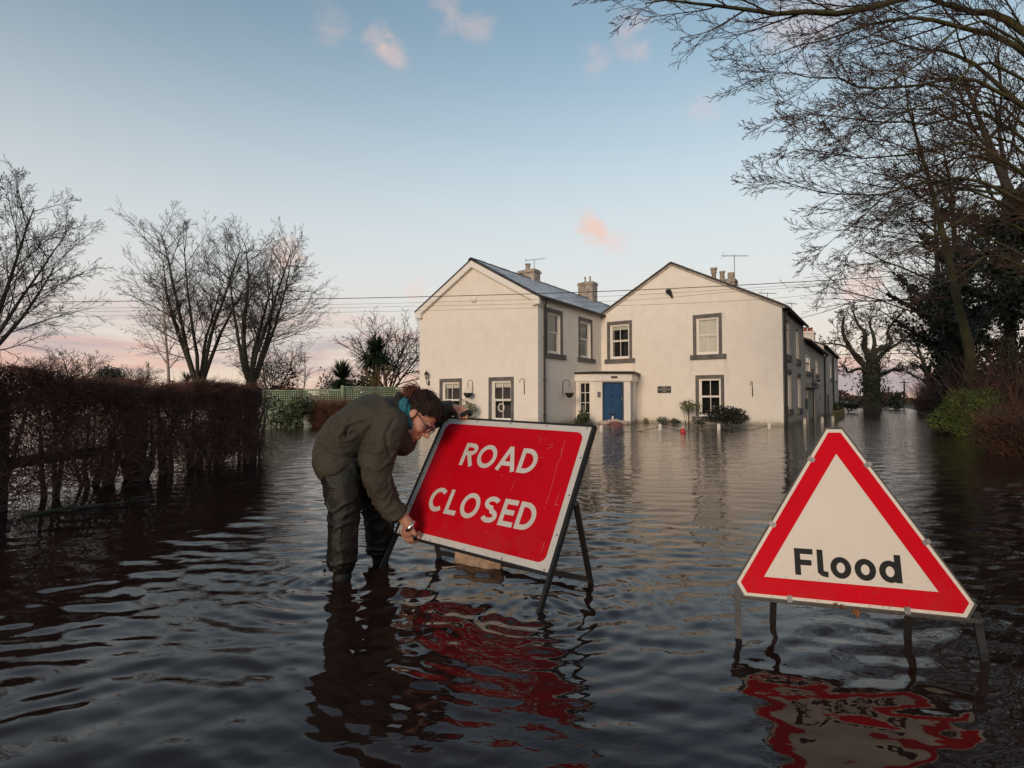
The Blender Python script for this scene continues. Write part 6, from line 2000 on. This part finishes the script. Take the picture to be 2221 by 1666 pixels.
me = remeshed(b, .0047, 2, .4)
V, N = arrs(me)
rel = V - np.array(HC)
lr, lf, lu = rel @ np.array(R_) / HS, rel @ np.array(F_) / HS, rel @ np.array(U_) / HS
head = np.clip(1 - np.linalg.norm(np.stack([lr, lf, lu], 1), axis=1) / .17, 0, 1) > 0
disp = np.zeros(len(V))
def gs(r, f, u, w, a):
    return a * np.exp(-(((lr - r) / w[0]) ** 2 + ((lf - f) / w[1]) ** 2 + ((lu - u) / w[2]) ** 2))
for s in (-1, 1):
    disp += gs(s * .031, .088, .004, (.015, .03, .010), -.0085)       # eye sockets
    disp += gs(s * .031, .088, .0045, (.011, .03, .0060), .0055)      # lids
    disp += gs(s * .080, -.004, -.008, (.010, .008, .014), -.005)     # hollow of the ear
    disp += gs(s * .025, .095, -.050, (.006, .02, .012), -.0022)      # smile fold
disp += gs(0, .10, -.0715, (.020, .03, .0022), -.004)                 # mouth line
V = V + N * (disp * HS * head)[:, None]
body = put(me, V, 'body', M_SKIN, person, PBASE)

# --- clothes ------------------------------------------------------------
j = MB()
etube(j, [at(848, 903, 3.15), at(834, 910, 3.13), at(800, 922, 3.09), at(758, 950, 3.03), at(741, 985, 2.99), at(746, 1014, 2.975)],
      [(.150, .120), (.205, .158), (.212, .162), (.192, .148), (.192, .140), (.192, .128)], Vector((.15, 1, .1)), 28)
j.sphere(at(874, 950, 3.14), (.085, .13, .105), 18, 12)
etube(j, [at(845, 915, 3.02), at(835, 945, 2.965), at(817, 1003, 2.935), at(822, 1048, 2.925), at(842, 1092, 2.94), at(862, 1114, 2.95)],
      [.110, .104, .088, .074, .066, .058], Vector((0, 1, 0)), 22)
etube(j, [at(870, 905, 3.22), at(902, 902, 3.35), at(938, 908, 3.45), at(966, 890, 3.41), at(979, 886, 3.395)], [.11, .085, .070, .055, .046], Vector((0, 1, 0)), 20)
me = remeshed(j, .0066, 4, .5)
V, N = arrs(me)
def along(V, a, c):
    a, c = np.array(a), np.array(c); d = (c - a); L = np.linalg.norm(d); d /= L
    t = (V - a) @ d; return t / L, np.linalg.norm(V - a - t[:, None] * d, axis=1)
t_, dist = along(V, shR, elR)
sl_u = np.exp(-((dist / .13) ** 4)) * np.clip((t_ + .1) * 4, 0, 1) * np.clip((1.25 - t_) * 4, 0, 1)
t2, dist2 = along(V, elR, wrR)
sl_f = np.exp(-((dist2 / .09) ** 4)) * np.clip((t2 + .3) * 4, 0, 1) * np.clip((1.0 - t2) * 4, 0, 1)
w1 = nz(V, 7, 3.1)
def folds(V, dirs, f, seed):
    """sparse oblique creases: ridged noise stretched along a direction"""
    dirs = np.array(dirs) / np.linalg.norm(dirs)
    A = np.array([.3, .8, .5]); A = A - dirs * (A @ dirs); A /= np.linalg.norm(A); B = np.cross(dirs, A)
    q = np.stack([(V @ dirs) * f * .32, (V @ A) * f, (V @ B) * f], 1) + seed
    n_ = np.array([mnoise.noise(Vector(p_)) for p_ in q])
    return np.clip(1 - np.abs(n_) * 4.6, 0, 1) ** 1.25 - .2
fold_u = folds(V, np.array(elR - shR) + np.array([.35, 0, .12]), 15, 3.0) * sl_u
fold_f = folds(V, np.cross(np.array(wrR - elR), [0, 1, 0]) + np.array([0, .1, .05]), 22, 5.0) * sl_f
ta, da = along(V, at(740, 985, 2.99), at(850, 905, 3.13))
torso = np.exp(-((np.maximum(dist / .15, 0)) ** -4 if False else 0 * dist))
waist = np.exp(-((ta - .12) / .28) ** 2) * (1 - np.clip(sl_u + sl_f, 0, 1))
ridg = 1 - 2 * np.abs(nz(V, 11, 7.7, (1.0, .6, 1.3)))
d = .0115 * fold_u + .0120 * fold_f + .0050 * nz(V, 8, 1.0) + .0016 * nz(V, 30, 2.0)
d += waist * .0130 * folds(V, np.array([.55, .6, .25]), 17, 8.0)
d += (1 - np.clip(sl_u + sl_f, 0, 1)) * .0065 * folds(V, np.array([.7, .3, .5]), 12, 2.0)
V = V + N * d[:, None]
# armhole crease and action-back pleat, cut as grooves along surveyed lines
tri = [tuple(p.vertices) for p in me.polygons]
bv = BVHTree.FromPolygons([Vector(v) for v in V], tri)
def groove(px_pts, depth, width, lip=0.0):
    global V
    C = Vector((0, 0, CAM_H)); P3 = []
    pts = bezier([(x, y, 0) for x, y in px_pts], 60)
    for q in pts:
        r = ray(q.x, q.y).normalized()
        h = bv.ray_cast(C, r)
        if h[0] is not None and (not P3 or (h[0] - P3[-1]).length < .06): P3.append(h[0])
    if len(P3) < 4: return
    A = np.array(P3)
    D = np.full(len(V), 9.0); S = np.zeros(len(V)); T = np.zeros(len(V))
    for i, a in enumerate(A):
        dd = np.linalg.norm(V - a, axis=1)
        m_ = dd < D; D[m_] = dd[m_]; T[m_] = i / len(A)
    env = np.clip(T * 6, 0, 1) * np.clip((1 - T) * 6, 0, 1)
    V = V - N * (depth * np.exp(-(D / width) ** 2) * env)[:, None] + N * (lip * np.exp(-((D - width * 2.4) / (width * 1.5)) ** 2) * env)[:, None]
groove([(802, 914), (778, 917), (757, 925), (750, 938), (753, 948)], .020, .0075, .005)
groove([(860, 905), (848, 922), (838, 950), (846, 985), (862, 1003)], .010, .010, .003)
groove([(684, 962), (705, 975), (735, 985), (775, 990)], .014, .009, .004)
groove([(700, 960), (722, 975), (760, 972)], .008, .009, .002)
jk = put(me, V, 'jacket', M_JACKET, person, PBASE)
jk['label'] = 'olive grey waxed jacket with a pleat at the shoulder'
# cuff of the near sleeve and dark collar
def ring(mb, c, ax, r1, r2, w, n=36, wob=.0, seed=0, prof=6):
    ax = Vector(ax).normalized(); a = ax.orthogonal().normalized(); e = ax.cross(a)
    k0 = len(mb.v); vs, fs = [], []
    for i in range(n):
        q = 2 * PI * i / n
        for p in range(prof):
            g = 2 * PI * p / prof
            rr = 1 + wob * mnoise.noise(Vector((math.cos(q) * 1.7 + seed, math.sin(q) * 1.7, p * .4)))
            vs.append(Vector(c) + (a * math.cos(q) + e * math.sin(q)) * (r1 + math.cos(g) * r2) * rr + ax * math.sin(g) * w)
    for i in range(n):
        for p in range(prof):
            i2, p2 = (i + 1) % n, (p + 1) % prof
            fs.append((i * prof + p, i2 * prof + p, i2 * prof + p2, i * prof + p2))
    mb.add(vs, fs)
naxis = (hd(0, -.02, -.03) - at(850, 903, 3.12)).normalized()
m = MB(); cc = at(865, 896, 3.13); ring(m, cc, naxis, .106, .014, .026, 40, .10, 3, 8)
co = m.build('collar', pm('dark_collar', (.018, .015, .012), .8, .2, 20), person, smooth=True); co.location = -PBASE
# trousers ------------------------------------------------------------------
tr = MB()
etube(tr, [at(742, 975, 3.0), at(741, 1002, 2.99)], [(.17, .132), (.175, .134)], Vector((.15, 1, .1)), 24)
etube(tr, [at(740, 1000, 2.94), at(744, 1055, 2.895), at(746, 1112, 2.87), at(744, 1170, 2.855), at(743, 1216, 2.845), at(742, 1231, 2.842)], [.118, .102, .081, .078, .074, .062], Vector((0, 1, 0)), 24)
etube(tr, [at(782, 992, 3.07), at(808, 1050, 3.12), at(821, 1108, 3.15), at(823, 1160, 3.165), at(824, 1190, 3.17), at(825, 1200, 3.17)], [.118, .106, .086, .077, .070, .060], Vector((0, 1, 0)), 24)
me = remeshed(tr, .0076, 4, .5)
V, N = arrs(me)
tk, dk = along(V, hipR, ankR); tl, dl = along(V, hipL, ankL)
nearR = dk < dl
tt = np.where(nearR, tk, tl)
knee = np.exp(-((tt - .5) / .16) ** 2); low = np.exp(-((tt - .92) / .12) ** 2); hipf = np.exp(-((tt - .12) / .18) ** 2)
d = .0040 * nz(V, 7, 5, (1, 1, .6)) + .0012 * nz(V, 24, 6)
d += knee * .0140 * folds(V, np.array([.75, .3, .45]), 17, 4.0) + low * .0120 * folds(V, np.array([.8, .4, .2]), 22, 6.0) + hipf * .011 * folds(V, np.array([.6, .5, -.4]), 14, 1.0)
d += .0060 * folds(V, np.array([.12, .1, 1.0]), 13, 9.0)
V = V + N * d[:, None]
put(me, V, 'trousers', M_TROUSER, person, PBASE)
for a, c0, s in ((ankR, at(741, 1225, 2.842), 1), (ankL, at(824, 1192, 3.17), 1)):
    m = MB()
    w0 = Vector((a.x, a.y, 0))
    etube(m, [Vector((c0.x, c0.y, c0.z)), Vector((a.x, a.y, .03)), Vector((a.x, a.y, -.12)), Vector((a.x + .005, a.y, -.2))], [.050, .047, .045, .05], Vector((0, 1, 0)), 20)
    etube(m, [Vector((a.x - .03, a.y, -.225)), Vector((a.x + .06, a.y - .01, -.235)), Vector((a.x + .16, a.y - .02, -.245))], [.045, .046, .04], Vector((0, 1, 0)), 16)
    me = remeshed(m, .007, 4)
    V, N = arrs(me); V = V + N * (.003 * np.sin(V[:, 2] * 110 + 3 * nz(V, 8, 2)))[:, None]
    put(me, V, 'boot', M_BOOT, person, PBASE)
# scarf: soft neck warmer in folds ---------------------------------------------
m = MB(); cs = at(881, 901, 3.12)
for k, (o_, r1, r2, w) in enumerate(((-.036, .094, .014, .012), (-.013, .103, .015, .013), (.011, .100, .015, .013), (.034, .088, .013, .012))):
    ring(m, cs + naxis * o_ + Vector((0, 0, -.003 * k)), naxis + Vector((0, 0, .08 * (k - 1.5))), r1, r2, w, 44, .10, k * 2.3, 9)
me = remeshed(m, .0042, 2)
V, N = arrs(me); V = V + N * (.0045 * nz(V, 24, 5) + .0018 * nz(V, 60, 1))[:, None]
sc_o = put(me, V, 'scarf', M_SCARF, person, PBASE)
sc_o['label'] = 'teal fleece neck warmer'

# hair ----------------------------------------------------------------------
def scalp(th, ph, grow_=0.0):
    """ellipsoid point in head coordinates; ph around the r axis from the front, th from r axis"""
    return Vector(((.0815 + grow_) * math.cos(th), -.016 + (.1015 + grow_) * math.sin(th) * math.cos(ph), .034 + (.0945 + grow_) * math.sin(th) * math.sin(ph)))
def hairline(p):
    r, f, u = p
    lim = -.075 + 0.0
    a = np.interp(f, [-.13, -.060, -.040, -.022, .004, .020, .035, .055, .075, .095], [-.045, -.050, -.040, .014, .028, .030, .036, .052, .068, .085])
    return u > a + .016 * mnoise.noise(Vector((r * 90, f * 90, u * 90)))
hv, hf = [], []
nt, np_ = 90, 150
for i in range(nt + 1):
    for k in range(np_):
        th = PI * i / nt; ph = 2 * PI * k / np_
        p = scalp(th, ph)
        q = Vector((math.atan2(p.x, p.z + .02) * 11, p.y * 5, 0))
        g = .0050 * mnoise.noise(q * 1.6) + .0030 * mnoise.noise(q * 4.3 + Vector((5, 0, 0))) + .005 * mnoise.noise(Vector(p) * 26)
        hv.append(scalp(th, ph, .001 + g))
keepf = []
for i in range(nt):
    for k in range(np_):
        f = (i * np_ + k, i * np_ + (k + 1) % np_, (i + 1) * np_ + (k + 1) % np_, (i + 1) * np_ + k)
        if all(hairline(hv[x]) for x in f): keepf.append(f)
m = MB(); m.add([hd(*p) for p in hv], keepf)
hair = m.build('hair', M_HAIR, person, smooth=True, weld=True); hair.location = -PBASE
hair['label'] = 'dark brown hair swept back into a ponytail'
so = hair.modifiers.new('thick', 'SOLIDIFY'); so.thickness = .004; so.offset = -1
rnd = random.Random(17)
pb = Vector((0, -.112, .066))                   # where the ponytail is tied
chs = []
def unit(p): return Vector((p.x / .0815, (p.y + .016) / .1015, (p.z - .034) / .0945))
def onell(n_, g): 
    n_ = n_.normalized(); return Vector((n_.x * (.0815 + g), -.016 + n_.y * (.1015 + g), .034 + n_.z * (.0945 + g)))
for k in range(900):
    th = rnd.uniform(.12, PI - .12); ph = rnd.uniform(-.55, 2.6)
    p = scalp(th, ph)
    if not hairline(p): continue
    a, e = unit(p).normalized(), unit(pb).normalized()
    g0 = .002 + abs(rnd.gauss(0, .0075)); pts = []
    L = rnd.uniform(.45, 1)
    wob = rnd.uniform(-.12, .12)
    for s in np.linspace(0, L, 8):
        n_ = (a * (1 - s) + e * s); n_ = n_ + Vector((wob * math.sin(s * PI), 0, .07 * math.sin(s * 8 + k)))
        pts.append(np.array(hd(*onell(n_, g0 + .003 * math.sin(s * PI) + .0015 * math.sin(s * 23 + k)))))
    chs.append((np.array(pts) - np.array(PBASE), np.array([.0012] * 7 + [.0004])))
tag(tubes_obj('strands', chs, 3, M_HAIR2, hair, True), kind='stuff').location = PBASE
ponyb = hd(*pb)
chs = []
pd0 = (at(884, 852, 3.12) - ponyb)
for k in range(330):
    s0 = Vector((rnd.gauss(0, .012), rnd.gauss(0, .012), rnd.gauss(0, .012)))
    spread = Vector((rnd.gauss(0, .020), rnd.gauss(0, .026), rnd.gauss(0, .024)))
    L = rnd.uniform(.65, 1.25); pts = []
    fr = rnd.uniform(8, 14); phs = rnd.uniform(0, 6)
    for s in np.linspace(0, 1, 10):
        q = ponyb + s0 * (1 - .3 * s) + pd0 * s * L + Vector((0, 0, .026)) * math.sin(s * PI * .8) + spread * s + Vector((0, 0, -.032)) * s * s * L
        q += Vector((math.sin(s * fr + phs), math.cos(s * fr + phs * 2), math.sin(s * fr * 1.3 + phs))) * .0035 * s
        pts.append(np.array(q))
    chs.append((np.array(pts) - np.array(PBASE), np.array([.0016] * 9 + [.0006])))
pt = tubes_obj('ponytail', chs, 3, M_PONY, person, True)
pt['label'] = 'reddish brown curly ponytail'
m = MB(); ring(m, ponyb, pd0, .017, .006, .007, 20, 0, 0, 6)
ht = m.build('hair_tie', M_GLASSES, person, smooth=True); ht.location = -PBASE
# eyes, brows, glasses ----------------------------------------------------------
for s in (-1, 1):
    m = MB(); m.sphere(hd(s * .031, .0795, .004), .0118 * HS, 14, 10); o = m.build('eye', pm('eye_dark', (.10, .07, .06), .25, .2, 30), person, smooth=True); o.location = -PBASE
    m = MB(); m.tube([hd(s * .014, .0985, .0245), hd(s * .030, .0965, .0300), hd(s * .050, .0825, .0260)], [.0024, .0030, .0016], 6); o = m.build('eyebrow', M_HAIR, person, smooth=True); o.location = -PBASE
m = MB()
for s in (-1, 1):
    pts = [hd(s * (.033 + .0255 * math.cos(q)), .104 - .006 * abs(math.cos(q)) * (1 if s * math.cos(q) * s > 0 else .2), .002 + .0185 * math.sin(q)) for q in np.linspace(0, 2 * PI, 25)]
    m.tube(pts, .0028, 6, cap=False)
    m.tube([hd(s * .058, .099, .008), hd(s * .077, .060, .010), hd(s * .0815, .006, .012), hd(s * .079, -.016, -.004)], .0026, 6)
m.tube([hd(-.009, .107, .008), hd(0, .110, .011), hd(.009, .107, .008)], .0026, 6)
gl = m.build('glasses', M_GLASSES, person, smooth=True); gl.location = -PBASE
gl['label'] = 'purple framed spectacles'
for s in (-1, 1):
    m = MB(); c_ = [hd(s * (.033 + .0245 * math.cos(q)), .1035 - .005 * abs(math.cos(q)), .002 + .0175 * math.sin(q)) for q in np.linspace(0, 2 * PI, 21)[:-1]]
    m.add(c_, [tuple(range(20))]); o = m.build('lens', M_LENS, gl, False)
# bracelet ------------------------------------------------------------------------
m = MB(); fa = (wrR - elR).normalized(); ring(m, wrR + fa * .004, fa + Vector((.1, 0, .15)), .0335, .0022, .0075, 32, 0, 0, 8)
br = m.build('bracelet', M_SILVER, person, smooth=True); br.location = -PBASE
br['label'] = 'silver bangle on the near wrist'
# small dark thing in the far hand
m = MB(); q = RC.w(-.340, .398, .030)
m.bbox((-.036, -.020, -.017), (.036, .020, .017), .010, Matrix.Translation(q) @ Matrix((RC.x, RC.y, RC.z)).transposed().to_4x4() @ Matrix.Rotation(R(-28), 4, 'Y'))
dv = m.build('handheld_device', M_BLACK, None, smooth=30)
tag(dv, 'small black rounded gadget held against the top edge of the ROAD CLOSED sign', 'gadget')
